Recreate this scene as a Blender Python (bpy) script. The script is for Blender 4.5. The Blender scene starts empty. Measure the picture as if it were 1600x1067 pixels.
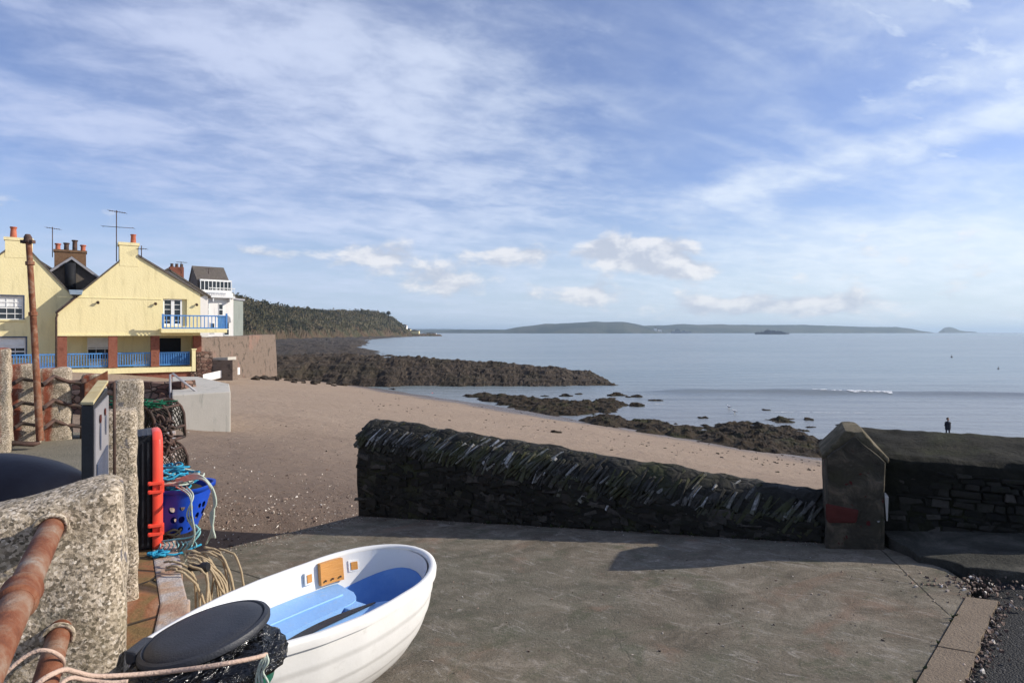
import bpy, bmesh, math, random
from mathutils import Vector, Matrix, noise
random.seed(7)
SC = bpy.context.scene
COL = SC.collection
R = math.radians
# ------------------------------------------------------------------ camera
cam_d = bpy.data.cameras.new('camera')
cam = bpy.data.objects.new('camera', cam_d)
COL.objects.link(cam)
cam.location = (0, 0, 0)
cam.rotation_euler = (R(90), 0, 0)
cam_d.lens = 22.5
cam_d.sensor_width = 36
cam_d.shift_y = -0.0091
cam_d.clip_start = 0.05
cam_d.clip_end = 60000
SC.camera = cam
# ------------------------------------------------------------------ light
SUN_AZ = 85.0      # degrees clockwise from +Y
SUN_EL = 28.5
sd = Vector((math.sin(R(SUN_AZ)) * math.cos(R(SUN_EL)), math.cos(R(SUN_AZ)) * math.cos(R(SUN_EL)), math.sin(R(SUN_EL))))
sun_d = bpy.data.lights.new('sun', 'SUN')
sun_d.energy = 4.2
sun_d.angle = R(0.55)
sun_d.color = (1.0, 0.93, 0.82)
sun = bpy.data.objects.new('sun', sun_d)
COL.objects.link(sun)
sun.rotation_euler = sd.to_track_quat('Z', 'Y').to_euler()
SC.view_settings.view_transform = 'Standard'
SC.view_settings.look = 'None'
SC.view_settings.exposure = 0.38
SC.view_settings.gamma = 1.0
SC.view_settings.use_curve_mapping = False

class NT:
    """small helper for node trees"""
    def __init__(s, tree):
        s.t = tree; s.n = tree.nodes; s.l = tree.links
    def node(s, typ, **kw):
        nd = s.n.new(typ)
        for k, v in kw.items():
            setattr(nd, k, v)
        return nd
    def put(s, sock, v):
        if v is None: return
        if isinstance(v, bpy.types.NodeSocket): s.l.new(v, sock)
        elif isinstance(v, (tuple, list)):
            if len(v) == 3 and len(sock.default_value) == 4: v = (*v, 1)
            sock.default_value = v
        else: sock.default_value = v
    def math(s, op, a, b=None, c=None, clamp=False):
        nd = s.node('ShaderNodeMath', operation=op); nd.use_clamp = clamp
        s.put(nd.inputs[0], a)
        if b is not None: s.put(nd.inputs[1], b)
        if c is not None: s.put(nd.inputs[2], c)
        return nd.outputs[0]
    def vmath(s, op, a, b=None):
        nd = s.node('ShaderNodeVectorMath', operation=op)
        s.put(nd.inputs[0], a)
        if b is not None: s.put(nd.inputs[1], b)
        return nd.outputs['Value'] if op in ('LENGTH', 'DOT_PRODUCT') else nd.outputs[0]
    def comb(s, x, y, z):
        nd = s.node('ShaderNodeCombineXYZ')
        for i, v in enumerate((x, y, z)): s.put(nd.inputs[i], v)
        return nd.outputs[0]
    def sep(s, v):
        nd = s.node('ShaderNodeSeparateXYZ'); s.put(nd.inputs[0], v); return nd.outputs
    def noise(s, vec, scale, detail=4, rough=.55, dist=0.0, out='Fac'):
        nd = s.node('ShaderNodeTexNoise')
        s.put(nd.inputs['Vector'], vec); nd.inputs['Scale'].default_value = scale
        nd.inputs['Detail'].default_value = detail; nd.inputs['Roughness'].default_value = rough
        nd.inputs['Distortion'].default_value = dist
        return nd.outputs[out]
    def voro(s, vec, scale, feature='F1', out='Distance', rnd=1.0):
        nd = s.node('ShaderNodeTexVoronoi', feature=feature)
        s.put(nd.inputs['Vector'], vec); nd.inputs['Scale'].default_value = scale
        nd.inputs['Randomness'].default_value = rnd
        return nd.outputs[out]
    def ramp(s, fac, stops, interp='LINEAR'):
        nd = s.node('ShaderNodeValToRGB'); cr = nd.color_ramp; cr.interpolation = interp
        while len(cr.elements) > len(stops): cr.elements.remove(cr.elements[-1])
        while len(cr.elements) < len(stops): cr.elements.new(1.0)
        for e, (p, c) in zip(cr.elements, stops):
            e.position = p; e.color = (*c, 1) if len(c) == 3 else c
        s.put(nd.inputs[0], fac); return nd.outputs[0]
    def sstep(s, v, a, b):
        nd = s.node('ShaderNodeMapRange', interpolation_type='SMOOTHSTEP')
        s.put(nd.inputs[0], v); nd.inputs[1].default_value = a; nd.inputs[2].default_value = b
        return nd.outputs[0]
    def mix(s, f, a, b, mode='MIX'):
        nd = s.node('ShaderNodeMix', data_type='RGBA', blend_type=mode)
        s.put(nd.inputs[0], f); s.put(nd.inputs[6], a); s.put(nd.inputs[7], b)
        return nd.outputs[2]
    def scalev(s, vec, sc):
        return s.vmath('MULTIPLY', vec, sc)

# ------------------------------------------------------------------ world
world = bpy.data.worlds.new('World'); SC.world = world; world.use_nodes = True
w = NT(world.node_tree); w.n.clear()
SKY_STRENGTH = 0.1
HAZE = 0.0001
sky = w.node('ShaderNodeTexSky', sky_type='NISHITA')
sky.sun_disc = False; sky.sun_elevation = R(SUN_EL); sky.sun_rotation = R(SUN_AZ)
sky.altitude = 0; sky.air_density = 1.0; sky.dust_density = 0.6; sky.ozone_density = 2.2
tc = w.node('ShaderNodeTexCoord').outputs['Generated']
x_, y_, z_ = w.sep(tc)
zc = w.math('MAXIMUM', z_, 0.0)
den = w.math('ADD', zc, 0.16)
px_, py_ = w.math('DIVIDE', x_, den), w.math('DIVIDE', y_, den)
az = w.math('ARCTAN2', x_, y_)                      # azimuth, right positive
el = w.math('ARCSINE', zc)
def blob(a0, e0, ra, re):                            # soft bump in direction space
    da = w.math('DIVIDE', w.math('SUBTRACT', az, R(a0)), R(ra))
    de = w.math('DIVIDE', w.math('SUBTRACT', el, R(e0)), R(re))
    d2 = w.math('ADD', w.math('MULTIPLY', da, da), w.math('MULTIPLY', de, de))
    return w.math('POWER', 2.718, w.math('MULTIPLY', d2, -1.0))
# high thin cloud: streaks drawn out along one direction
ang = R(-24)
sx = w.math('SUBTRACT', w.math('MULTIPLY', px_, math.cos(ang)), w.math('MULTIPLY', py_, math.sin(ang)))
sy = w.math('ADD', w.math('MULTIPLY', px_, math.sin(ang)), w.math('MULTIPLY', py_, math.cos(ang)))
pv = w.comb(w.math('MULTIPLY', sx, 0.55), w.math('MULTIPLY', sy, 1.0), 0.0)
n1 = w.noise(pv, 0.9, 3, .5, .5)
n2 = w.noise(w.comb(w.math('MULTIPLY', sx, 0.5), w.math('MULTIPLY', sy, 1.2), 3.7), 2.6, 7, .58, .45)
n3 = w.noise(w.comb(w.math('MULTIPLY', sx, 0.8), sy, 9.0), 6.5, 6, .6, .25)
bias = w.math('MULTIPLY', blob(-8, 20, 16, 7), 0.14)
bias = w.math('ADD', bias, w.math('MULTIPLY', blob(-28, 12, 14, 9), 0.06))
bias = w.math('ADD', bias, w.math('MULTIPLY', blob(-24, 17, 30, 20), 0.05))
bias = w.math('ADD', bias, w.math('MULTIPLY', blob(-20, 24, 16, 8), 0.09))
bias = w.math('ADD', bias, w.math('MULTIPLY', blob(-2, 11, 13, 4), 0.12))
bias = w.math('ADD', bias, w.math('MULTIPLY', blob(38, 16, 6, 3), 0.05))
bias = w.math('ADD', bias, w.math('MULTIPLY', blob(20, 12.0, 4.5, 2.0), 0.20))
bias = w.math('ADD', bias, w.math('MULTIPLY', blob(36, 6.5, 15, 3.5), 0.24))
bias = w.math('SUBTRACT', bias, w.math('MULTIPLY', blob(13, 20, 10, 10), 0.11))
bias = w.math('SUBTRACT', bias, w.math('MULTIPLY', blob(28, 19, 6, 2.5), 0.06))
bias = w.math('SUBTRACT', bias, w.math('MULTIPLY', blob(-36, 8.5, 8, 2.5), 0.18))
bias = w.math('SUBTRACT', bias, w.math('MULTIPLY', blob(6, 27, 9, 4), 0.05))
s_ = w.math('ADD', w.math('MULTIPLY', n1, 0.30), w.math('MULTIPLY', n2, 0.46))
s_ = w.math('ADD', s_, w.math('MULTIPLY', n3, 0.24))
s_ = w.math('ADD', s_, bias)
band_d = w.math('SUBTRACT', w.math('SUBTRACT', el, R(10.9)), w.math('MULTIPLY', w.math('SUBTRACT', az, R(14.6)), .185))
def band(off, wd, a0, a1, amt):
    q = w.math('DIVIDE', w.math('SUBTRACT', band_d, R(off)), R(wd))
    return w.math('MULTIPLY', w.math('MULTIPLY', w.math('POWER', 2.718, w.math('MULTIPLY', w.math('MULTIPLY', q, q), -1.0)), w.sstep(az, R(a0), R(a1))), amt)
s_ = w.math('ADD', s_, w.math('ADD', band(0, 1.3, 12, 19, .20), band(3.2, 1.1, 22, 30, .12)))
cir = w.math('MULTIPLY', w.sstep(s_, 0.42, 0.80), w.math('ADD', .72, w.math('MULTIPLY', w.sstep(n3, .35, .65), .34)))
# patch of small broken cloud to the upper right
r1 = w.sstep(w.math('ADD', w.noise(w.comb(w.math('MULTIPLY', sx, .7), w.math('MULTIPLY', sy, 1.3), 5.0), 6.0, 6, .6, .3), w.math('SUBTRACT', w.math('MULTIPLY', blob(38, 22, 10, 11), .24), .14)), 0.5, 0.72)
cir = w.math('MAXIMUM', cir, w.math('MULTIPLY', r1, 0.8))
# low cumulus near the horizon
cv = w.comb(w.math('MULTIPLY', az, 1.0), w.math('MULTIPLY', el, 1.9), 1.3)
c1 = w.noise(cv, 17.0, 9, .57, .15)
c0 = w.noise(w.comb(az, w.math('MULTIPLY', el, 2.2), 8.1), 5.0, 2, .5, .0)
cb = w.math('ADD', w.math('MULTIPLY', blob(10.8, 6.9, 4.6, 1.2), 0.52), w.math('MULTIPLY', blob(22, 2.2, 9.5, 1.0), 0.33))
cb = w.math('ADD', cb, w.math('MULTIPLY', blob(-11.5, 6.8, 3.4, 1.2), 0.27))
cb = w.math('ADD', cb, w.math('MULTIPLY', blob(-6.5, 4.4, 5, 1.4), 0.27))
cb = w.math('ADD', cb, w.math('MULTIPLY', blob(6, 3.5, 4, 1.1), 0.30))
cb = w.math('ADD', cb, w.math('MULTIPLY', blob(14.5, 5.3, 3.4, .8), 0.32))
cb = w.math('ADD', cb, w.math('MULTIPLY', blob(0, 6.8, 4.5, 1.1), 0.30))
cb = w.math('ADD', cb, w.math('MULTIPLY', blob(-21.5, 6.6, 3.5, .7), 0.20))
cs = w.math('ADD', w.math('ADD', w.math('MULTIPLY', c1, 0.72), w.math('MULTIPLY', c0, 0.28)), cb)
cum = w.sstep(cs, 0.57, 0.75)
cum = w.math('MULTIPLY', cum, w.math('SUBTRACT', 1.0, w.sstep(el, R(8), R(11))))
# cumulus shading: bright tops, greyer bases (a second sample offset upward and sunward)
cv2 = w.comb(w.math('MULTIPLY', w.math('ADD', az, R(.35)), 1.0), w.math('MULTIPLY', w.math('ADD', el, R(.75)), 1.9), 1.3)
c2 = w.noise(cv2, 17.0, 9, .57, .15)
csh = w.sstep(w.math('SUBTRACT', c1, c2), -0.13, 0.17)
cumcol = w.mix(csh, (4.4, 4.7, 5.5), (7.4, 7.3, 7.4))
# cirrus colour, brighter towards the sun
fs = w.sstep(az, R(-40), R(45))
circol = w.mix(fs, (5.1, 5.7, 7.5), (6.9, 7.6, 8.3))
skyc = w.mix(1.0, sky.outputs[0], (0.90, 0.90, 1.14), 'MULTIPLY')
# pale whitish air just over the horizon
hz = w.math('SUBTRACT', 1.0, w.sstep(el, R(0.0), R(13)))
hzc = w.mix(fs, (3.9, 5.0, 6.7), (5.3, 6.4, 7.3))
skyc = w.mix(w.math('MULTIPLY', hz, 0.80), skyc, hzc)
veil = w.math('ADD', .06, w.math('MULTIPLY', w.sstep(w.math('ADD', w.math('MULTIPLY', n2, .6), w.math('MULTIPLY', n3, .4)), .36, .66), .16))
skyc = w.mix(veil, skyc, circol)
c = w.mix(w.math('MULTIPLY', cir, 0.74), skyc, circol)
c = w.mix(w.math('MULTIPLY', cum, 0.78), c, cumcol)
bg = w.node('ShaderNodeBackground'); w.put(bg.inputs[0], c); bg.inputs[1].default_value = SKY_STRENGTH
wo = w.node('ShaderNodeOutputWorld'); w.l.new(bg.outputs[0], wo.inputs[0])

# ------------------------------------------------------------------ materials
def mat(name, fn, rough=.85, spec=.3, bump=None, metal=0.0, **kw):
    """fn(nt, pos) -> colour socket/tuple or dict(col, rough, height, dist, alpha)"""
    m = bpy.data.materials.new(name); m.use_nodes = True
    t = NT(m.node_tree); t.n.clear()
    out = t.node('ShaderNodeOutputMaterial'); b = t.node('ShaderNodeBsdfPrincipled')
    t.l.new(b.outputs[0], out.inputs[0])
    P = t.node('ShaderNodeTexCoord').outputs['Object']
    r = fn(t, P) if callable(fn) else fn
    if not isinstance(r, dict): r = {'col': r}
    t.put(b.inputs['Base Color'], r['col'])
    t.put(b.inputs['Roughness'], r.get('rough', rough))
    b.inputs['Specular IOR Level'].default_value = spec
    b.inputs['Metallic'].default_value = metal
    if 'height' in r:
        bp = t.node('ShaderNodeBump'); t.put(bp.inputs['Height'], r['height'])
        bp.inputs['Distance'].default_value = r.get('dist', .01); bp.inputs['Strength'].default_value = r.get('str', 1.0)
        t.l.new(bp.outputs[0], b.inputs['Normal'])
    if 'alpha' in r: t.put(b.inputs['Alpha'], r['alpha'])
    for k, v in kw.items(): b.inputs[k.replace('_', ' ')].default_value = v
    return m
def flat_mottle(name, a, b_, scale=3.0, rough=.8, dist=.004, hs=40, spec=.3, metal=0.0, detail=6):
    def f(t, P):
        n = t.noise(P, scale, detail, .6)
        return dict(col=t.mix(t.sstep(n, .32, .68), a, b_), height=t.noise(P, hs, 4, .6), dist=dist)
    return mat(name, f, rough, spec, metal=metal)
def isl(t):
    return t.node('ShaderNodeNewGeometry').outputs['Random Per Island']
M = {}
def f_concrete(t, P):
    big = t.noise(P, .75, 6, .65, .8); med = t.noise(P, 2.4, 9, .74, .9); fine = t.noise(P, 55, 5, .7)
    x_c, y_c, z_c = t.sep(P); v = t.comb(t.math('ADD', t.math('MULTIPLY', x_c, .8), t.math('MULTIPLY', y_c, .6)), t.math('MULTIPLY', t.math('SUBTRACT', t.math('MULTIPLY', y_c, .8), t.math('MULTIPLY', x_c, .6)), .28), 0.0); streak = t.noise(v, 9.0, 9, .76, 1.2)
    c = t.ramp(med, [(.30, (.080, .067, .047)), (.45, (.145, .120, .086)), (.56, (.20, .168, .124)), (.72, (.31, .265, .205))])
    c = t.mix(t.math('MULTIPLY', t.sstep(big, .42, .66), .6), c, (.115, .115, .082), 'MIX')
    c = t.mix(t.math('MULTIPLY', t.sstep(streak, .52, .70), .75), c, (.37, .335, .285)); c = t.mix(t.math('MULTIPLY', t.sstep(streak, .47, .34), .45), c, (.10, .088, .065))
    c = t.mix(t.math('MULTIPLY', t.sstep(t.noise(P, 1.3, 5, .6, .8), .54, .68), .6), c, (.21, .135, .092))
    c = t.mix(t.math('MULTIPLY', t.sstep(t.noise(t.vmath('ADD', P, (9, 4, 0)), 1.9, 7, .7, 1.0), .55, .66), .6), c, (.085, .088, .052))
    c = t.mix(t.math('MULTIPLY', t.sstep(t.noise(t.vmath('ADD', P, (3, 14, 0)), 3.4, 6, .7, 1.0), .62, .72), .55), c, (.42, .37, .31))
    c = t.mix(t.sstep(fine, .56, .75), c, t.mix(.5, c, (.40, .37, .33)))
    c = t.mix(t.math('MULTIPLY', t.sstep(fine, .50, .32), .55), c, (.075, .07, .06))
    cr = t.voro(t.vmath('ADD', P, t.scalev(t.noise(P, 1.2, 4, .6, out='Color'), (.9, .9, .9))), .16, 'DISTANCE_TO_EDGE')
    crk = t.math('SUBTRACT', 1.0, t.sstep(cr, .0006, .002))
    def joint(ax, ay, bx, by, w_, wob):
        l = math.hypot(bx - ax, by - ay); nx, ny = -(by - ay) / l, (bx - ax) / l
        d = t.math('ABSOLUTE', t.math('ADD', t.math('ADD', t.math('MULTIPLY', t.math('SUBTRACT', x_c, ax), nx), t.math('MULTIPLY', t.math('SUBTRACT', y_c, ay), ny)), t.math('MULTIPLY', t.math('SUBTRACT', t.noise(P, 4, 5, .65), .5), wob)))
        a = t.math('ADD', t.math('MULTIPLY', t.math('SUBTRACT', x_c, ax), (bx - ax) / l), t.math('MULTIPLY', t.math('SUBTRACT', y_c, ay), (by - ay) / l))
        return t.math('MULTIPLY', t.math('SUBTRACT', 1.0, t.sstep(d, w_ * .4, w_)), t.math('MULTIPLY', t.sstep(a, -.05, .05), t.math('SUBTRACT', 1.0, t.sstep(a, l - .05, l + .05))))
    jn = t.math('MAXIMUM', joint(-3.75, 7.45, -1.0, 4.9, .016, .06), t.math('MAXIMUM', joint(3.33, 5.85, 2.80, 4.1, .008, .05), joint(-2.2, 4.2, .9, 1.6, .010, .03)))
    crk = t.math('MAXIMUM', t.math('MULTIPLY', crk, .15), jn)
    c = t.mix(t.math('MULTIPLY', crk, .8), c, (.05, .043, .033))
    h = t.math('SUBTRACT', t.math('ADD', t.math('MULTIPLY', fine, .8), t.math('MULTIPLY', med, .3)), t.math('MULTIPLY', crk, .9))
    return dict(col=c, height=h, dist=.010)
M['concrete'] = mat('slip_concrete', f_concrete, .92, .2)
def f_shaded_damp(t, P):
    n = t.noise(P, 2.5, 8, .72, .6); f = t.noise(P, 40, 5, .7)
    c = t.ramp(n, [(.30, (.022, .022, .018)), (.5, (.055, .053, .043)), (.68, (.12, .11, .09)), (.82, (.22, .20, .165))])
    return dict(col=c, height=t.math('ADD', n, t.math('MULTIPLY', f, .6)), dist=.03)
M['shaded_damp_concrete'] = mat('shaded_damp_slab', f_shaded_damp, .9, .2)  # the wall's shade is put into this dark colour, together with damp
def f_pale(t, P):
    n = t.noise(P, 2.0, 6, .6); st = t.noise(t.vmath('MULTIPLY', P, (3, 3, .5)), 1.5, 5, .6)
    c = t.mix(n, (.40, .37, .32), (.54, .505, .44))
    c = t.mix(t.sstep(st, .55, .75), c, (.20, .21, .18))
    return dict(col=c, height=t.noise(P, 20, 4), dist=.004)
M['pale_concrete'] = mat('pale_concrete', f_pale, .9, .2)
def f_tar(t, P):
    v = t.voro(P, 95); n = t.noise(P, 2.2, 5, .6)
    c = t.mix(t.sstep(t.voro(P, 95, out='Color'), .80, .97), (.020, .020, .020), (.13, .125, .12))
    c = t.mix(t.math('MULTIPLY', n, .5), c, (.035, .034, .032))
    return dict(col=c, height=t.math('SUBTRACT', 1.0, v), dist=.012, rough=.8)
M['tarmac'] = mat('tarmac', f_tar, .8, .3)
def f_tan(t, P):
    n = t.noise(P, 6, 6, .65); f = t.noise(P, 60, 4, .7)
    c = t.mix(n, (.165, .125, .088), (.28, .22, .16)); c = t.mix(t.sstep(f, .6, .8), c, (.10, .08, .06))
    return dict(col=c, height=f, dist=.012)
M['tan_stone'] = mat('tan_kerb_stone', f_tan, .9, .2)
def f_granite(t, P):
    a = t.voro(P, 125, out='Color'); b = t.noise(P, 85, 5, .7); big = t.noise(P, 3.5, 6, .62, .4)
    c = t.ramp(a, [(.0, (.06, .05, .036)), (.24, (.18, .145, .10)), (.5, (.38, .31, .225)), (.78, (.55, .46, .355)), (.96, (.72, .64, .53))])
    c = t.mix(t.sstep(b, .52, .66), c, (.12, .10, .075))
    c = t.mix(t.math('MULTIPLY', t.sstep(big, .52, .70), .50), c, (.20, .165, .095))
    c = t.mix(t.math('MULTIPLY', t.sstep(t.noise(P, 7, 4, .6), .60, .72), .4), c, (.09, .095, .07))
    bad = t.noise(t.vmath('ADD', P, (3, 5, 9)), 10, 3, .5)
    c = t.mix(t.math('MULTIPLY', t.sstep(bad, .67, .71), .8), c, (.11, .105, .115))
    h = t.math('ADD', t.math('MULTIPLY', b, .5), t.noise(P, 22, 5, .65))
    return dict(col=c, height=h, dist=.008)
M['granite'] = mat('granite', f_granite, .88, .25)
def f_granite_rust(t, P):
    d = f_granite(t, P)
    x, y, z = t.sep(P)
    ax = t.math('ABSOLUTE', t.math('ADD', x, t.math('MULTIPLY', t.math('SUBTRACT', t.noise(P, 5, 4), .5), .12)))
    m = t.math('SUBTRACT', 1.0, t.sstep(ax, .025, .085))
    m = t.math('MULTIPLY', m, t.sstep(t.noise(t.vmath('MULTIPLY', P, (1, 1, .35)), 7, 4), .30, .5))
    d['col'] = t.mix(t.math('MULTIPLY', m, .9), d['col'], (.21, .042, .018))
    return d
M['granite_rust'] = mat('rust_stained_granite', f_granite_rust, .88, .25)
def f_quay(t, P):
    v = t.vmath('MULTIPLY', P, (1.0, 1.0, 1.0))
    n = t.noise(v, 2.3, 5, .6, .8); f = t.noise(P, 26, 6, .7)
    c = t.ramp(n, [(.30, (.11, .085, .035)), (.45, (.21, .13, .055)), (.54, (.27, .115, .055)), (.64, (.36, .20, .12)), (.8, (.42, .34, .27))])
    c = t.mix(t.sstep(f, .58, .8), c, (.08, .065, .045))
    e = t.voro(t.vmath('ADD', P, (.3, .1, 0)), 1.5, 'DISTANCE_TO_EDGE'); j = t.math('SUBTRACT', 1.0, t.sstep(e, .006, .03))
    c = t.mix(t.math('MULTIPLY', j, .8), c, (.05, .04, .03))
    return dict(col=c, height=t.math('SUBTRACT', t.math('MULTIPLY', f, .5), j), dist=.02)
M['quay'] = mat('rusty_brown_quay_stone', f_quay, .9, .2)
def f_paving(t, P):
    n = t.noise(P, 2.0, 6, .6); f = t.noise(P, 30, 5, .7)
    c = t.mix(n, (.13, .12, .085), (.25, .22, .17)); c = t.mix(t.sstep(f, .6, .8), c, (.07, .07, .04))
    return dict(col=c, height=f, dist=.02)
M['paving'] = mat('mossy_quay_paving', f_paving, .92, .2)
def f_edge(t, P):
    n = t.noise(P, 3.0, 5, .6, .5); f = t.noise(P, 40, 5, .7)
    c = t.ramp(n, [(.35, (.30, .155, .10)), (.47, (.42, .30, .22)), (.56, (.44, .40, .38)), (.75, (.52, .46, .43))])
    c = t.mix(t.sstep(f, .6, .8), c, (.20, .17, .14))
    return dict(col=c, height=f, dist=.01)
M['edge_stone'] = mat('pinkish_edging_stone', f_edge, .9, .2)
def f_slab(t, P):
    i = isl(t); n = t.noise(P, 18, 7, .75); g = t.noise(P, 2.2, 5, .6, .5)
    c = t.ramp(i, [(.0, (.022, .021, .018)), (.45, (.050, .047, .040)), (.72, (.105, .10, .088)), (.86, (.27, .26, .235)), (1.0, (.62, .61, .58))])
    c = t.mix(t.math('MULTIPLY', t.sstep(n, .42, .62), .65), c, (.020, .020, .014))
    c = t.mix(t.math('MULTIPLY', t.sstep(g, .44, .60), .8), c, (.060, .064, .022))
    return dict(col=c, height=t.math('ADD', n, t.noise(P, 60, 4, .7)), dist=.02)
M['slate_slab'] = mat('mossy_slate_slabs', f_slab, .75, .3)
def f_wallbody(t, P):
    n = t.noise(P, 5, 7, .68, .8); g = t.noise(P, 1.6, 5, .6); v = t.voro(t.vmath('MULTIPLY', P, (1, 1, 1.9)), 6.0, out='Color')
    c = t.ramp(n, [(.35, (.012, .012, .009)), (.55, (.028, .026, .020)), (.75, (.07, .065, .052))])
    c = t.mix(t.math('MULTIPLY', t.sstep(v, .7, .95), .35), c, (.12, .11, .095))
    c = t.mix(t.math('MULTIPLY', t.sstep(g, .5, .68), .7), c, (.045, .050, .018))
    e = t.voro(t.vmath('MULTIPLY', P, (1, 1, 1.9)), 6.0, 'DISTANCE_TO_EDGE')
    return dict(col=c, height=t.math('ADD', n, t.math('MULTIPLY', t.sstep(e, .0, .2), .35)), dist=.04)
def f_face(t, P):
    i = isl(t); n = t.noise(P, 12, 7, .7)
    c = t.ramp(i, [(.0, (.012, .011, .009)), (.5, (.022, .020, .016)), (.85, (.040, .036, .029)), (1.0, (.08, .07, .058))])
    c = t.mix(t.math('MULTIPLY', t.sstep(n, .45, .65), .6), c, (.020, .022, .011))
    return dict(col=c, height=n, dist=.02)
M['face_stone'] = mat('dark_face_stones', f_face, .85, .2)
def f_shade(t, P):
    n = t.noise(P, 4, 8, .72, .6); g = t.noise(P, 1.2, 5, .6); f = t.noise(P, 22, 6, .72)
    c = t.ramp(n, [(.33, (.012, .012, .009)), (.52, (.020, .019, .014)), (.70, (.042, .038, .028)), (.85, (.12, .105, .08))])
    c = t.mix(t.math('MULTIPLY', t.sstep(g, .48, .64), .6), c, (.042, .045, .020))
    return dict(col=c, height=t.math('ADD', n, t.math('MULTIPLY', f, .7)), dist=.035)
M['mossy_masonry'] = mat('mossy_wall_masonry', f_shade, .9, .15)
M['wall_body'] = mat('damp_dark_masonry', f_wallbody, .85, .25)
def f_pillar(t, P):
    x, y, z = t.sep(P); n = t.noise(P, 6, 7, .68, .5); g = t.noise(P, 2.6, 4, .6)
    c = t.ramp(n, [(.32, (.030, .028, .020)), (.52, (.062, .053, .038)), (.74, (.17, .135, .095))])
    c = t.mix(t.math('MULTIPLY', t.sstep(g, .50, .66), .45), c, (.060, .055, .028))
    c = t.mix(t.sstep(t.noise(P, 11, 3, .5), .67, .71), c, (.075, .012, .012))
    c = t.mix(t.sstep(t.noise(t.vmath('ADD', P, (5, 1, 2)), 6, 3, .5), .70, .74), c, (.42, .41, .40))
    return dict(col=c, height=n, dist=.05)
M['pillar'] = mat('weathered_pillar_render', f_pillar, .88, .2)
def f_cap(t, P):
    n = t.noise(P, 5, 7, .68, .5); g = t.noise(P, 30, 5, .7)
    c = t.ramp(n, [(.32, (.050, .045, .028)), (.5, (.12, .10, .062)), (.72, (.25, .21, .145))])
    return dict(col=c, height=t.math('ADD', n, g), dist=.03)
M['cap'] = mat('lichened_cap_stone', f_cap, .9, .2)
def f_red(t, P):
    n = t.noise(P, 8, 5, .6); return dict(col=t.mix(n, (.05, .014, .011), (.12, .030, .024)), height=n, dist=.02)
M['red_stone'] = mat('dark_red_stone', f_red, .85, .2)
def f_sand(t, P):
    x, y, z = t.sep(P)
    n = t.noise(P, .35, 6, .62, .3); m = t.noise(P, 3.0, 7, .7, .2); f = t.noise(P, 38, 5, .75)
    c = t.mix(n, (.29, .212, .152), (.385, .292, .215))
    near = t.math('SUBTRACT', 1.0, t.sstep(t.math('ADD', y, t.math('MULTIPLY', n, 12)), 14, 36))
    c = t.mix(t.math('MULTIPLY', near, .9), c, t.mix(m, (.10, .070, .052), (.235, .168, .125)))
    c = t.mix(t.math('MULTIPLY', t.sstep(m, .52, .72), .45), c, (.13, .092, .068))
    c = t.mix(t.math('MULTIPLY', t.sstep(f, .55, .72), .45), c, (.40, .315, .245))
    c = t.mix(t.math('MULTIPLY', t.sstep(f, .47, .30), .5), c, (.085, .06, .047))
    # tide line debris
    tl = t.noise(t.vmath('MULTIPLY', P, (.35, .35, 6.0)), 1.0, 6, .7)
    c = t.mix(t.math('MULTIPLY', t.sstep(tl, .62, .72), .35), c, (.16, .11, .08))
    wet = t.math('SUBTRACT', 1.0, t.sstep(t.math('ADD', z, t.math('MULTIPLY', n, .5)), -6.95, -6.35))
    c = t.mix(t.math('MULTIPLY', wet, .75), c, (.085, .070, .062))
    ro = t.math('SUBTRACT', .93, t.math('MULTIPLY', wet, .68))
    return dict(col=c, rough=ro, height=t.math('ADD', t.math('ADD', t.math('MULTIPLY', f, .5), m), t.math('MULTIPLY', t.voro(t.vmath('ADD', P, t.scalev(t.noise(P, 1.5, 3, out='Color'), (.6, .6, .6))), 2.6), .55)), dist=.08)
M['sand'] = mat('shingly_sand', f_sand, .92, .25)
def f_rock(t, P):
    n = t.noise(P, 1.1, 8, .7, .5); g = t.noise(P, .22, 5, .6); f = t.noise(P, 5, 6, .7)
    c = t.ramp(n, [(.32, (.022, .017, .012)), (.5, (.052, .039, .028)), (.66, (.11, .082, .060)), (.8, (.21, .16, .125))])
    c = t.mix(t.math('MULTIPLY', t.sstep(g, .50, .68), .45), c, (.038, .034, .018))
    return dict(col=c, height=t.math('ADD', n, t.math('MULTIPLY', f, .5)), dist=.5)
M['reef'] = mat('brown_reef_rock', f_rock, .85, .25)
def f_weed(t, P):
    n = t.noise(P, 2.5, 8, .7, .5); g = t.noise(P, .5, 4, .6)
    c = t.ramp(n, [(.35, (.016, .012, .008)), (.55, (.038, .028, .018)), (.75, (.095, .066, .044))])
    c = t.mix(t.math('MULTIPLY', t.sstep(g, .5, .7), .6), c, (.030, .034, .011))
    return dict(col=c, height=n, dist=.10)
M['weed_rock'] = mat('weed_covered_rock', f_weed, .9, .12)
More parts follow.
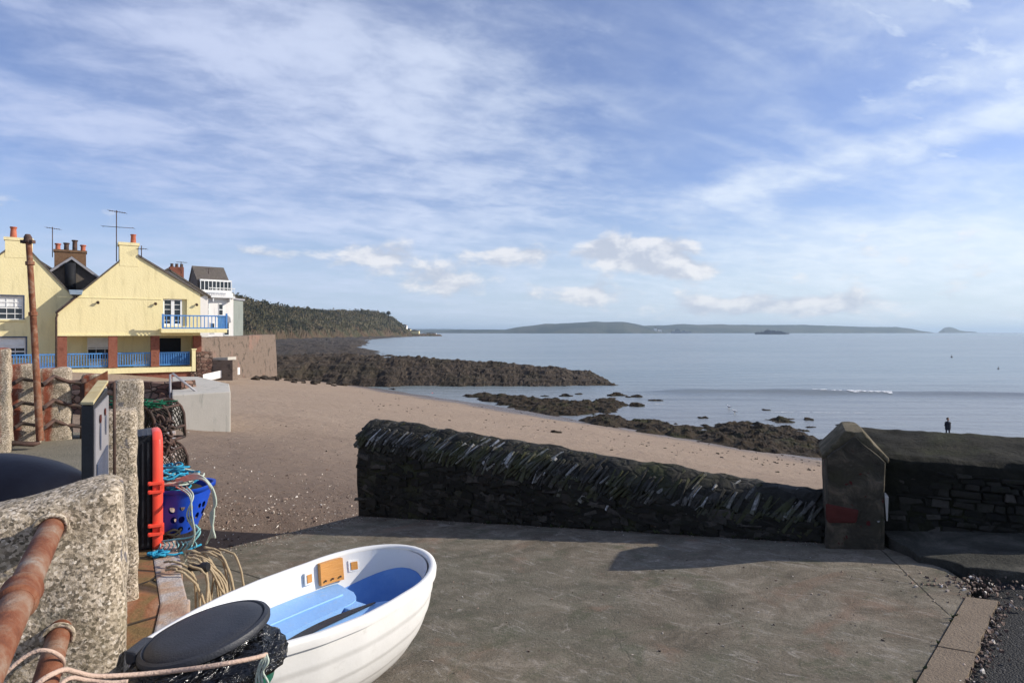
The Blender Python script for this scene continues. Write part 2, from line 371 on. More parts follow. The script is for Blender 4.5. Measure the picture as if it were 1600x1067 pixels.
def f_sea(t, P):
    x, y, z = t.sep(P)
    a = t.noise(t.vmath('MULTIPLY', P, (.35, 1.0, 1)), .55, 5, .62, .5)
    b = t.noise(t.vmath('MULTIPLY', P, (.30, 1.0, 1)), .05, 5, .6, .3)
    fine = t.noise(t.vmath('MULTIPLY', P, (.6, 1.0, 1)), 3.5, 4, .6)
    c = t.mix(t.sstep(b, .4, .65), (.17, .215, .225), (.21, .25, .255))
    sh = t.math('SUBTRACT', 1.0, t.sstep(t.math('SUBTRACT', y, t.math('MULTIPLY', x, .12)), 45, 110))
    c = t.mix(t.math('MULTIPLY', sh, .7), c, (.18, .17, .165))
    fade = t.math('SUBTRACT', 1.0, t.math('MULTIPLY', t.sstep(y, 60, 900), .80))
    h = t.math('MULTIPLY', t.math('ADD', t.math('ADD', t.math('MULTIPLY', a, .9), t.math('MULTIPLY', fine, .12)), t.math('MULTIPLY', b, 1.6)), fade)
    return dict(col=c, height=h, dist=.22, rough=.27)
M['sea'] = mat('calm_sea_water', f_sea, .17, .5)
def f_foam(t, P):
    n = t.noise(t.vmath('MULTIPLY', P, (.6, 1, 1)), 2.4, 6, .7)
    return dict(col=(.80, .81, .81), alpha=t.sstep(n, .40, .60))
M['foam'] = mat('sea_foam', f_foam, .8, .2)
def f_hill(t, P):
    n = t.noise(P, .012, 6, .6, .3); f = t.noise(P, .09, 7, .72, .3); x, y, z = t.sep(P)
    c = t.ramp(f, [(.30, (.030, .030, .014)), (.48, (.068, .062, .030)), (.6, (.115, .094, .052)), (.76, (.19, .15, .09))])
    c = t.mix(t.math('MULTIPLY', t.sstep(n, .52, .62), .5), c, (.10, .085, .048))
    red = t.math('MULTIPLY', t.math('SUBTRACT', 1.0, t.sstep(t.math('ADD', z, t.math('MULTIPLY', t.math('SUBTRACT', t.noise(P, .03, 4), .5), 50)), -3, 9)), t.sstep(t.noise(P, .05, 5), .42, .56))
    c = t.mix(t.math('MULTIPLY', red, .45), c, (.14, .075, .050))
    return dict(col=c, height=f, dist=6.0)
M['headland'] = mat('wooded_headland', f_hill, .95, .1)
def f_far(t, P):
    n = t.noise(P, .0022, 6, .6); f = t.noise(P, .009, 6, .65); v = t.voro(t.vmath('MULTIPLY', P, (1, 1, 4)), .0042, out='Color')
    c = t.mix(t.sstep(f, .42, .6), (.018, .026, .022), (.048, .056, .042))
    c = t.mix(t.math('MULTIPLY', t.sstep(n, .46, .56), .8), c, t.mix(v, (.045, .060, .038), (.11, .095, .072)))
    return dict(col=c, height=f, dist=20)
M['far_land'] = mat('far_fields_and_woods', f_far, .95, .1)
def f_render(a, b_, cracks=True):
    def f(t, P):
        n = t.noise(P, .5, 6, .6); st = t.noise(t.vmath('MULTIPLY', P, (1.5, 1.5, .22)), 1.9, 6, .65); f = t.noise(P, 9, 5, .6)
        c = t.mix(n, a, b_); c = t.mix(t.math('MULTIPLY', t.sstep(st, .50, .74), .42), c, tuple(q * .62 for q in a))
        return dict(col=c, height=f, dist=.02)
    return f
M['yellow'] = mat('yellow_render', f_render((.77, .655, .345), (.82, .715, .42)), .9, .2)
M['yellow_trim'] = mat('yellow_trim', f_render((.78, .68, .36), (.82, .73, .42)), .85, .2)
M['white_render'] = mat('white_render', f_render((.80, .76, .70), (.84, .81, .77)), .9, .2)
M['green_render'] = mat('grey_green_render', f_render((.20, .22, .20), (.27, .29, .26)), .9, .2)
M['blue_wood'] = flat_mottle('blue_painted_wood', (.055, .19, .46), (.09, .26, .56), 2.0, .6)
M['white_wood'] = flat_mottle('white_painted_wood', (.72, .71, .68), (.80, .80, .78), 2.0, .5)
M['slate'] = None
def f_slate(t, P):
    bk = t.node('ShaderNodeTexBrick'); x, y, z = t.sep(P)
    t.put(bk.inputs['Vector'], t.comb(t.math('ADD', x, t.math('MULTIPLY', y, .7)), z, 0))
    bk.inputs['Scale'].default_value = 3.0; bk.inputs['Mortar Size'].default_value = .02
    bk.inputs['Color1'].default_value = (.13, .108, .09, 1); bk.inputs['Color2'].default_value = (.19, .16, .135, 1); bk.inputs['Mortar'].default_value = (.03, .026, .022, 1)
    n = t.noise(P, 1.2, 5, .6)
    return dict(col=t.mix(t.math('MULTIPLY', t.sstep(n, .5, .7), .5), bk.outputs[0], (.15, .13, .09)), height=bk.outputs[1], dist=.02)
M['slate'] = mat('weathered_slate', f_slate, .75, .3)
def f_brick(c1, c2, mo, sc=4.0):
    def f(t, P):
        bk = t.node('ShaderNodeTexBrick'); x, y, z = t.sep(P)
        t.put(bk.inputs['Vector'], t.comb(t.math('ADD', x, t.math('MULTIPLY', y, .7)), z, 0))
        bk.inputs['Scale'].default_value = sc; bk.inputs['Mortar Size'].default_value = .025
        bk.inputs['Color1'].default_value = (*c1, 1); bk.inputs['Color2'].default_value = (*c2, 1); bk.inputs['Mortar'].default_value = (*mo, 1)
        n = t.noise(P, 2.5, 5, .6)
        return dict(col=t.mix(t.math('MULTIPLY', t.sstep(n, .5, .7), .55), bk.outputs[0], tuple(q * .4 for q in c1)), height=bk.outputs[1], dist=.03)
    return f
M['red_brick'] = mat('red_brick', f_brick((.30, .085, .05), (.38, .13, .08), (.20, .14, .11)), .9, .2)
M['brown_brick'] = mat('brown_brick', f_brick((.30, .17, .085), (.22, .11, .06), (.15, .12, .09)), .9, .2)
def f_rubble(t, P):
    Q = t.vmath('ADD', t.vmath('MULTIPLY', P, (1, 1, 1.8)), t.scalev(t.noise(P, 2, 3, out='Color'), (.3, .3, .3)))
    v = t.voro(Q, 2.6, out='Color'); e = t.voro(Q, 2.6, 'DISTANCE_TO_EDGE'); n = t.noise(P, 6, 5, .6)
    c = t.ramp(v, [(.1, (.085, .045, .036)), (.4, (.17, .085, .062)), (.7, (.24, .15, .11)), (.95, (.33, .25, .20))])
    c = t.mix(t.math('MULTIPLY', n, .4), c, (.07, .05, .04))
    c = t.mix(t.math('SUBTRACT', 1.0, t.sstep(e, .01, .06)), c, (.06, .045, .035))
    return dict(col=c, height=t.sstep(e, .0, .1), dist=.06)
M['rubble'] = mat('red_rubble_stone', f_rubble, .9, .2)
def f_seawall(t, P):
    n = t.noise(P, 1.5, 6, .6); b = t.noise(t.vmath('MULTIPLY', P, (1, 1, 2.5)), 3, 5, .6); g = t.noise(P, .22, 3, .5)
    c = t.mix(b, (.12, .09, .07), (.24, .18, .14)); c = t.mix(t.sstep(n, .52, .66), c, (.09, .07, .054))
    c = t.mix(t.math('MULTIPLY', t.sstep(g, .58, .68), .35), c, (.32, .16, .12))
    return dict(col=c, height=b, dist=.06)
M['sea_wall'] = mat('old_sea_wall_stone', f_seawall, .9, .2)
def f_rust(t, P):
    n = t.noise(P, 7, 6, .65, .5); f = t.noise(P, 60, 4, .7)
    c = t.ramp(n, [(.30, (.085, .032, .020)), (.47, (.19, .065, .030)), (.58, (.24, .135, .085)), (.70, (.30, .25, .20))])
    return dict(col=c, height=t.math('ADD', n, f), dist=.004)
M['rust'] = mat('rusty_iron', f_rust, .8, .3)
M['dark_iron'] = flat_mottle('dark_corroded_iron', (.035, .026, .022), (.11, .06, .045), 5, .75)
M['terracotta'] = flat_mottle('terracotta', (.36, .095, .05), (.46, .15, .085), 4, .8)
M['black_plastic'] = flat_mottle('black_plastic', (.010, .010, .012), (.018, .018, .021), 8, .42, .0015, 90, .4)
M['lid_black'] = flat_mottle('faded_black_lid', (.022, .024, .030), (.040, .042, .050), 5, .48, .002, 160, .45)
M['red_plastic'] = flat_mottle('orange_red_plastic', (.80, .055, .030), (.86, .085, .045), 4, .38, .001, 60, .5)
M['green_plastic'] = flat_mottle('dark_green_plastic', (.005, .075, .048), (.010, .11, .07), 4, .45, .001, 40, .4)
def f_bag(t, P):
    return dict(col=(.006, .006, .007), height=t.noise(P, 16, 4, .6, 1.2), dist=.05, rough=.16)
M['bag'] = mat('black_bag_film', f_bag, .16, .6)
def f_boatw(t, P):
    n = t.noise(P, 3, 6, .6); f = t.noise(P, 14, 5, .65)
    c = t.mix(n, (.72, .70, .665), (.80, .79, .76)); c = t.mix(t.math('MULTIPLY', t.sstep(f, .60, .78), .35), c, (.46, .44, .38))
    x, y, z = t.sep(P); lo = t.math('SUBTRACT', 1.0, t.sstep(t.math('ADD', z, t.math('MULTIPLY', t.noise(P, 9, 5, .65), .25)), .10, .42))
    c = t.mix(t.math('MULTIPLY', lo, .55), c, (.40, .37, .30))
    sc = t.noise(t.vmath('MULTIPLY', P, (2, 2, 26)), 5.0, 5, .7); c = t.mix(t.math('MULTIPLY', t.sstep(sc, .66, .72), .45), c, (.33, .31, .28))
    return dict(col=c, rough=t.math('ADD', .28, t.math('MULTIPLY', n, .2)), height=n, dist=.004)
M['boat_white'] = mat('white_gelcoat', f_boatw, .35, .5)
def f_boatb(t, P):
    n = t.noise(P, 2.5, 6, .6); f = t.noise(P, 30, 5, .7)
    c = t.mix(n, (.20, .40, .75), (.27, .49, .82)); c = t.mix(t.math('MULTIPLY', t.sstep(f, .55, .75), .5), c, (.40, .46, .52)); c = t.mix(t.math('MULTIPLY', t.sstep(t.noise(P, 6, 6, .7), .58, .70), .5), c, (.30, .36, .42))
    return dict(col=c, height=f, dist=.003)
M['boat_blue'] = mat('pale_blue_paint', f_boatb, .55, .4)
M['boat_blue_floor'] = flat_mottle('blue_floor_paint', (.10, .25, .60), (.16, .33, .68), 4, .55)
def f_wood(t, P):
    n = t.noise(t.vmath('MULTIPLY', P, (3, 3, 18)), 4, 5, .6)
    return dict(col=t.mix(n, (.50, .21, .05), (.66, .32, .09)), height=n, dist=.003)
M['varnished'] = mat('varnished_wood', f_wood, .45, .4)
M['yellow_wood'] = flat_mottle('weathered_yellow_plank', (.42, .33, .16), (.52, .44, .25), 5, .8)
def f_perf(t, P):
    x, y, z = t.sep(P)
    v = t.comb(t.math('ADD', x, y), z, 0.0)
    d = t.voro(v, 11.5, rnd=.35)
    inb = t.math('MULTIPLY', t.sstep(z, .03, .035), t.math('SUBTRACT', 1.0, t.sstep(z, .285, .29)))
    hole = t.math('MULTIPLY', t.math('SUBTRACT', 1.0, t.sstep(d, .33, .35)), inb)
    n = t.noise(P, 9, 5, .6)
    return dict(col=t.mix(n, (.006, .050, .42), (.012, .085, .56)), alpha=t.math('SUBTRACT', 1.0, hole))
M['blue_crate'] = mat('blue_perforated_plastic', f_perf, .42, .4)
def rope_mat(name, a, b_):
    def f(t, P):
        n = t.noise(P, 25, 4, .6); wv = t.noise(t.vmath('MULTIPLY', P, (1, 1, 1)), 160, 2, .5)
        return dict(col=t.mix(n, a, b_), height=wv, dist=.004)
    return mat(name, f, .9, .1)
M['rope_tan'] = rope_mat('tan_rope', (.30, .22, .13), (.48, .39, .26))
M['rope_pale'] = rope_mat('pale_green_rope', (.34, .42, .36), (.55, .58, .48))
M['rope_pink'] = rope_mat('pinkish_rope', (.40, .27, .21), (.58, .45, .36))
M['rope_blue'] = rope_mat('blue_rope', (.02, .20, .36), (.05, .36, .52))
M['rope_teal'] = rope_mat('teal_rope', (.16, .42, .46), (.30, .52, .50))
M['net_dark'] = rope_mat('dark_netting', (.012, .012, .010), (.05, .045, .035))
M['net_green'] = rope_mat('green_netting', (.010, .09, .05), (.02, .16, .09))
def f_panel(t, P):
    n = t.noise(P, 5, 5, .6)
    return dict(col=t.mix(n, (.22, .21, .23), (.38, .37, .38)))
M['panel'] = mat('greyed_panel', f_panel, .35, .4)
M['panel_blue'] = flat_mottle('dull_blue_panel', (.045, .060, .10), (.075, .095, .15), 5, .35)
M['navy_cover'] = flat_mottle('navy_black_cover', (.003, .003, .007), (.005, .006, .012), 3, .45, .003, 12, .25)
M['glass'] = mat('window_glass', (.02, .025, .03), .08, .6)
M['dark_inside'] = mat('dark_interior', (.012, .013, .016), .7, .2)
M['ship'] = flat_mottle('ship_grey', (.06, .07, .10), (.10, .11, .14), .02, .7)
M['cloth_dark'] = flat_mottle('dark_clothing', (.010, .012, .020), (.022, .024, .034), 5, .9)
M['skin'] = mat('skin', (.45, .27, .19), .6, .3)
M['hair'] = mat('dark_hair', (.03, .02, .015), .7, .3)
M['gull_white'] = mat('white_feathers', (.78, .78, .78), .8, .2)
M['gull_grey'] = mat('grey_feathers', (.30, .32, .35), .8, .2)
M['beak'] = mat('yellow_beak', (.55, .35, .05), .6, .3)
M['lead'] = flat_mottle('blue_grey_lead', (.20, .28, .36), (.30, .37, .45), 3, .5)
M['leaf'] = mat('tree_foliage', lambda t, P: t.mix(t.math('MULTIPLY', isl(t), t.sstep(t.noise(P, .022, 5, .7), .36, .62)), (.026, .028, .015), (.15, .115, .066)), .95, .1)
M['bark'] = flat_mottle('bark', (.05, .04, .03), (.10, .08, .06), 5, .9)
def f_peb(t, P):
    i = isl(t)
    return t.ramp(i, [(.0, (.06, .045, .036)), (.4, (.13, .085, .065)), (.7, (.24, .17, .13)), (.9, (.40, .34, .28)), (1.0, (.66, .62, .56))])
M['pebble'] = mat('pebbles', f_peb, .8, .3)
# ------------------------------------------------------------------ building helpers
def S(x, y):                       # slip plane
    return -1.6 + .0725 * x - .1005 * y
SEA = -7.5
def T0(x, y):                      # beach plane
    return -2.5 - .1024 * x - .0801 * y
def G(px, py, f=T0):               # where the sight line of a picture point meets a surface (bisection)
    u, v = (px - 800) / 1000, (519 - py) / 1000
    lo, hi = 1.0, 4000.0
    for _ in range(60):
        mid = (lo + hi) / 2
        if v * mid > f(u * mid, mid): lo = mid
        else: hi = mid
    return Vector((u * lo, lo, v * lo))
def at(px, py, Y): return Vector(((px - 800) / 1000 * Y, Y, (519 - py) / 1000 * Y))
def fbm(p, o=5): return noise.fractal(p, 1.0, 2.0, o)

class MB:
    def __init__(s): s.v = []; s.f = []; s.m = []; s.mi = 0
    def add(s, vs, fs):
        o = len(s.v); s.v += [Vector(q) for q in vs]
        for f in fs: s.f.append([o + i for i in f]); s.m.append(s.mi)
        return s
    def box(s, c, size, ex=(1, 0, 0), ey=(0, 1, 0), ez=(0, 0, 1), jit=0.0, taper=1.0):
        c = Vector(c); ex, ey, ez = Vector(ex), Vector(ey), Vector(ez); a, b, d = (q / 2 for q in size)
        vs = []
        for k in (-1, 1):
            tp = taper if k > 0 else 1.0
            for (i, j) in ((-1, -1), (1, -1), (1, 1), (-1, 1)):
                q = c + ex * a * i * tp + ey * b * j * tp + ez * d * k
                if jit: q += Vector((random.uniform(-jit, jit) for _ in range(3)))
                vs.append(q)
        return s.add(vs, [(3, 2, 1, 0), (4, 5, 6, 7), (0, 1, 5, 4), (1, 2, 6, 5), (2, 3, 7, 6), (3, 0, 4, 7)])
    def tube(s, pts, r, n=8, cap=True, closed=False):
        pts = [Vector(p) for p in pts]; m = len(pts); rs = r if isinstance(r, (list, tuple)) else [r] * m
        up = None; vs = []
        for i, p in enumerate(pts):
            if closed: d = pts[(i + 1) % m] - pts[i - 1]
            else: d = pts[min(i + 1, m - 1)] - pts[max(i - 1, 0)]
            if d.length < 1e-9: d = Vector((0, 0, 1))
            d.normalize()
            if up is None:
                up = d.orthogonal().normalized()
            up = (up - d * up.dot(d))
            if up.length < 1e-6: up = d.orthogonal()
            up.normalize(); sd_ = d.cross(up)
            for k in range(n):
                a = 2 * math.pi * k / n
                vs.append(p + (up * math.cos(a) + sd_ * math.sin(a)) * rs[i])
        fs = []
        for i in range(m if closed else m - 1):
            j = (i + 1) % m
            for k in range(n):
                k2 = (k + 1) % n
                fs.append((i * n + k, i * n + k2, j * n + k2, j * n + k))
        if cap and not closed:
            fs.append(tuple(range(n - 1, -1, -1))); fs.append(tuple((m - 1) * n + k for k in range(n)))
        return s.add(vs, fs)
    def lathe(s, c, prof, n=24, ez=(0, 0, 1), cap=True):
        c = Vector(c); ez = Vector(ez).normalized(); ex = ez.orthogonal().normalized(); ey = ez.cross(ex); vs = []
        for (r, z) in prof:
            for k in range(n):
                a = 2 * math.pi * k / n; vs.append(c + ez * z + (ex * math.cos(a) + ey * math.sin(a)) * r)
        fs = []
        for i in range(len(prof) - 1):
            for k in range(n):
                k2 = (k + 1) % n; fs.append((i * n + k, i * n + k2, (i + 1) * n + k2, (i + 1) * n + k))
        if cap:
            fs.append(tuple(range(n - 1, -1, -1))); fs.append(tuple((len(prof) - 1) * n + k for k in range(n)))
        return s.add(vs, fs)
    def prism(s, poly, zt, zb):
        n = len(poly); zt_ = zt if callable(zt) else (lambda x, y: zt); zb_ = zb if callable(zb) else (lambda x, y: zb)
        vs = [(x, y, zb_(x, y)) for x, y in poly] + [(x, y, zt_(x, y)) for x, y in poly]
        area = sum(poly[i][0] * poly[(i + 1) % n][1] - poly[(i + 1) % n][0] * poly[i][1] for i in range(n))
        fs = [tuple(range(n - 1, -1, -1)), tuple(range(n, 2 * n))] + [(i, (i + 1) % n, n + (i + 1) % n, n + i) for i in range(n)]
        if area < 0: fs = [f[::-1] for f in fs]
        return s.add(vs, fs)
    def grid(s, nu, nv, fn):
        vs = [fn(i, j) for i in range(nu) for j in range(nv)]
        return s.add(vs, [(i * nv + j, (i + 1) * nv + j, (i + 1) * nv + j + 1, i * nv + j + 1) for i in range(nu - 1) for j in range(nv - 1)])
    def extrude(s, poly3, vec):            # planar outline pushed along vec
        n = len(poly3); vec = Vector(vec); a = [Vector(p) for p in poly3]
        return s.add(a + [p + vec for p in a], [tuple(range(n - 1, -1, -1)), tuple(range(n, 2 * n))] + [(i, (i + 1) % n, n + (i + 1) % n, n + i) for i in range(n)])
    def build(s, name, mats, parent=None, base=None, smooth=False, weld=0.0, bevel=0.0, sub=0, noi=0.0, nsc=2.0, recalc=True, angle=None):
        """geometry is in world coordinates; it is moved into the frame of its thing"""
        off = Vector((0, 0, 0))
        if parent is not None: off = Vector(parent['base_point'])
        elif base is not None: off = Vector(base)
        me = bpy.data.meshes.new(name)
        me.from_pydata([tuple(q - off) for q in s.v], [], s.f)
        mats = mats if isinstance(mats, list) else [mats]
        for m_ in mats: me.materials.append(M[m_] if isinstance(m_, str) else m_)
        if len(mats) > 1: me.polygons.foreach_set('material_index', s.m)
        if recalc or bevel or sub:
            bm = bmesh.new(); bm.from_mesh(me)
            if weld: bmesh.ops.remove_doubles(bm, verts=bm.verts, dist=weld)
            if recalc: bmesh.ops.recalc_face_normals(bm, faces=bm.faces)
            if bevel: bmesh.ops.bevel(bm, geom=list(bm.edges), offset=bevel, segments=2, affect='EDGES', profile=.6)
            for _ in range(sub): bmesh.ops.subdivide_edges(bm, edges=bm.edges, cuts=1, use_grid_fill=True)
            if noi:
                for v in bm.verts:
                    q = v.co + off
                    d = Vector((fbm(q * nsc), fbm(q * nsc + Vector((7, 3, 1))), fbm(q * nsc + Vector((1, 9, 4)))))
                    v.co += d * noi
            bm.to_mesh(me); bm.free()
        if smooth or angle:
            me.polygons.foreach_set('use_smooth', [True] * len(me.polygons))
            if angle: me.set_sharp_from_angle(angle=R(angle))
        me.update()
        o = bpy.data.objects.new(name, me); COL.objects.link(o)
        if parent is not None: o.parent = parent; o['base_point'] = tuple(off)
        else: o.location = off; o['base_point'] = tuple(off)
        return o
def thing(name, base, label, cat, group=None):
    o = bpy.data.objects.new(name, None); COL.objects.link(o); o.location = base; o.empty_display_size = .2
    o['base_point'] = tuple(base); o['label'] = label; o['category'] = cat
    if group: o['group'] = group
    return o
def tag(o, label, cat, group=None, kind=None):
    o['label'] = label; o['category'] = cat
    if group: o['group'] = group
    if kind: o['kind'] = kind
    return o
def struct(o, kind='structure'): o['kind'] = kind; return o
def fset(o): return o
# ------------------------------------------------------------------ setting: ground, water, land
WA, WB = Vector((-2.28, 9.5)), Vector((2.98, 6.05))        # slip wall base line (near face)
Wd = (WB - WA).normalized(); Wn = Vector((-Wd.y, Wd.x))     # along; away from the slip
def beach(x, y):
    z = T0(x, y)
    s_ = S(x, y) - .42
    d = (Vector((x, y)) - WA).dot(Wn)
    if d > .2: s_ -= .55 * (d - .2)
    z = max(z, s_) if y < 22 else z
    z -= .38 * math.exp(-(((x + 4.1) / 1.9) ** 2 + ((y - 8.9) / 1.3) ** 2))
    # sand bar off the waterline
    bx, by = x - 20, y - 50.5
    q = Vector((bx * .16, (by - bx * .06) * .42)).length_squared
    z += 0.62 * math.exp(-q)
    z += .10 * fbm(Vector((x * .12, y * .12, 0)), 4) + .030 * fbm(Vector((x * .9, y * .9, 3)), 4) * (1 if y > 14 else .8)
    return z
mb = MB()
NU, NV = 250, 300
ys = [3.0 * (190 / 3.0) ** (j / (NV - 1)) for j in range(NV)]
def gp(i, j):
    u = -1.7 + 3.3 * i / (NU - 1); y = ys[j]; x = u * y
    if y < 5: x = (-1.7 + 3.3 * i / (NU - 1)) * 5
    return (x, y, beach(x, y))
mb.grid(NU, NV, gp)
struct(mb.build('beach', 'sand', smooth=True))

# sea: one sheet to the horizon; the near part carries real swell
def crest_y(x, k):
    return (78.5, 71.0, 92.0)[k] - (.075, .05, .03)[k] * (x - 20) + 1.2 * math.sin(x * .06 + k)
def swell(x, y):
    z = 0
    for k, (amp, wd, x0, x1) in enumerate(((.60, 1.3, 10, 95), (.10, 1.2, -5, 80), (.16, 2.2, 30, 120))):
        d = (y - crest_y(x, k)) / wd
        if abs(d) < 4:
            e = max(0, min(1, (x - x0) / 12)) * max(0, min(1, (x1 - x) / 15))
            z += amp * e * math.exp(-d * d) * (.8 + .4 * noise.noise(Vector((x * .1, k, 0))))
    for (a, L, dx) in ((.020, 5.2, .10), (.014, 2.9, -.06)):
        z += a * math.sin((y + dx * x + 2.5 * noise.noise(Vector((x * .05, y * .05, a * 90)))) * 2 * math.pi / L)
    return z
mb = MB(); X0, X1, Y0, Y1 = -60.0, 180.0, 26.0, 150.0; nx, ny = 200, 420
def sp(i, j):
    x = X0 + (X1 - X0) * i / (nx - 1); y = Y0 + (Y1 - Y0) * j / (ny - 1)
    e = min(1, (x - X0) / 15, (X1 - x) / 15, (y - Y0) / 6, (Y1 - y) / 20)
    return (x, y, SEA + swell(x, y) * max(0, e))
mb.grid(nx, ny, sp)
B = 29000
for (a, b, c, d) in ((-B, -40, X0, Y1), (X1, -40, B, Y1), (-B, Y1, X0, B), (X0, Y1, X1, B), (X1, Y1, B, B), (X0, -40, X1, Y0)):
    mb.add([(a, b, SEA), (c, b, SEA), (c, d, SEA), (a, d, SEA)], [(0, 1, 2, 3)])
struct(mb.build('sea', 'sea', smooth=True, recalc=False))
# broken white water on the swell crest and thin lines at the edge
mb = MB()
def foam_strip(x0, x1, yf, w_, zf, n=60):
    o = []
    for i in range(n):
        x = x0 + (x1 - x0) * i / (n - 1); e = min(1, i / 6, (n - 1 - i) / 6)
        ww = w_ * e * (.6 + .8 * abs(noise.noise(Vector((x * .7, yf(x), 2)))))
        y = yf(x) + .15 * noise.noise(Vector((x * 1.3, 0, 7)))
        for k in range(5):
            yy = y - ww * k / 4
            o.append((x, yy, zf(x, yy)))
    mb.add(o, [(i * 5 + k, (i + 1) * 5 + k, (i + 1) * 5 + k + 1, i * 5 + k + 1) for i in range(n - 1) for k in range(4)])
foam_strip(40.3, 45.8, lambda x: crest_y(x, 0) + .0, 1.0, lambda x, y: SEA + swell(x, y) + .05)
foam_strip(36.5, 40.2, lambda x: crest_y(x, 0) - .1, .5, lambda x, y: SEA + swell(x, y) + .04)
foam_strip(47, 58, lambda x: 53 - .12 * (x - 50), .35, lambda x, y: SEA + swell(x, y) + .03)
foam_strip(24, 33, lambda x: 60.5 - .08 * (x - 20), .25, lambda x, y: SEA + swell(x, y) + .03)
foam_strip(8, 17, lambda x: 66.5 - .10 * (x - 20), .25, lambda x, y: SEA + swell(x, y) + .03)
struct(tag(mb.build('breaking_foam', 'foam', smooth=True), 'thin white foam breaking along the low wave crest', 'foam'), 'stuff')

# slipway, kerb strip, road, raised slab
SLIP = [(-4.15, 6.9), (-3.6, 7.68), (-2.2, 9.62), (3.5, 6.2), (3.36, 5.69), (3.40, 5.0), (3.30, 4.60), (3.10, 4.38), (2.04, 3.24), (-1.6, -.68), (-3.2, -2.4), (-4.6, -2.4)]
mb = MB(); mb.prism(SLIP, S, lambda x, y: S(x, y) - 1.1)
slip = struct(mb.build('slipway', 'concrete'))
mb = MB()
k0, k1 = Vector((3.10, 4.38)), Vector((-1.6, -.68)); kd = (k1 - k0).normalized(); kn = Vector((-kd.y, kd.x))
if kn.x < 0: kn = -kn
L = (k1 - k0).length; t_ = 0.0
while t_ < L:
    ln = min(random.uniform(.95, 1.15), L - t_)
    a = k0 + kd * (t_ + .006); b = k0 + kd * (t_ + ln - .006)
    ww = random.uniform(.18, .20)
    pts = []
    for i in range(9):
        p = a + (b - a) * i / 8; pts.append(tuple(p + kn * .008))
    for i in range(9):
        p = b + (a - b) * i / 8; pts.append(tuple(p + kn * (ww + .012 * noise.noise(Vector((p.x * 9, p.y * 9, 0))))))
    h_ = .008 + random.uniform(0, .004)
    mb.prism(pts, lambda x, y: S(x, y) + h_, lambda x, y: S(x, y) - .3)
    t_ += ln
struct(mb.build('kerb', 'tan_stone'))
# tarmac road with an uneven worn edge and real surface roughness
mb = MB()
def rg(i, j):
    x = -3.2 + 11.0 * i / 150; y = -3 + 8.6 * j / 120
    return (x, y, S(x, y) - .020 + .006 * fbm(Vector((x * 3, y * 3, 0))) - (.05 * max(0, 1 - abs((Vector((x, y)) - Vector((3.45, 4.55))).length) / .35)))
vs = [rg(i, j) for i in range(151) for j in range(121)]
fs = []
for i in range(150):
    for j in range(120):
        cx = -3.2 + 11.0 * (i + .5) / 150; cy = -3 + 8.6 * (j + .5) / 120
        if (Vector((cx, cy)) - k0).dot(kn) > .10: fs.append((i * 121 + j, (i + 1) * 121 + j, (i + 1) * 121 + j + 1, i * 121 + j + 1))
mb.add(vs, fs)
struct(mb.build('road', 'tarmac', smooth=True))
# loose chippings along the road edge
mb = MB()
for i in range(520):
    if i < 300:
        t = random.uniform(0, 3.0); p = k0 + kd * t + kn * (random.gauss(.215, .035))
    else: p = Vector((3.35, 4.6)) + Vector((random.gauss(0, .18), random.gauss(0, .16)))
    r = random.uniform(.004, .011)
    mb.box((p.x, p.y, S(p.x, p.y) + r * .3), (r * 2, r * 1.7, r * 1.4), ex=Vector((random.random(), random.random(), 0)).normalized(), jit=r * .4)
struct(tag(mb.build('loose_chippings', 'pebble'), 'loose stone chippings along the worn road edge', 'chippings'), 'stuff')
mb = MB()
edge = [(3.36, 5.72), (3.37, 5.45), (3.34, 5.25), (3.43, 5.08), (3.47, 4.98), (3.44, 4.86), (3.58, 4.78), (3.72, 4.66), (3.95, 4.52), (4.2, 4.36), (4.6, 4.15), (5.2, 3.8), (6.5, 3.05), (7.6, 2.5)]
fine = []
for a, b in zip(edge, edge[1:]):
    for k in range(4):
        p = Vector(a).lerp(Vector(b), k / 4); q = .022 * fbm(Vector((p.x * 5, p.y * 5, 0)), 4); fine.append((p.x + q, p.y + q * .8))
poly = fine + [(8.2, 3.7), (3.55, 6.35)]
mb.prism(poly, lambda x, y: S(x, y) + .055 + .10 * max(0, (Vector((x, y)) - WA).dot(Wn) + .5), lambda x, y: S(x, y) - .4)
struct(mb.build('pavement', 'shaded_damp_concrete', bevel=.012))

# quay
QEDGE = [(-.62, -3), (-.95, 1.1), (-1.18, 2.2), (-1.74, 2.95), (-1.80, 3.5), (-2.0, 3.94), (-2.62, 4.95), (-3.68, 7.0), (-4.75, 9.0), (-5.6, 10.6)]
QZ = -1.66
mb = MB(); mb.prism(QEDGE + [(-30, 10.6), (-30, -3)], QZ, -5.0)
struct(mb.build('quay', 'paving'))
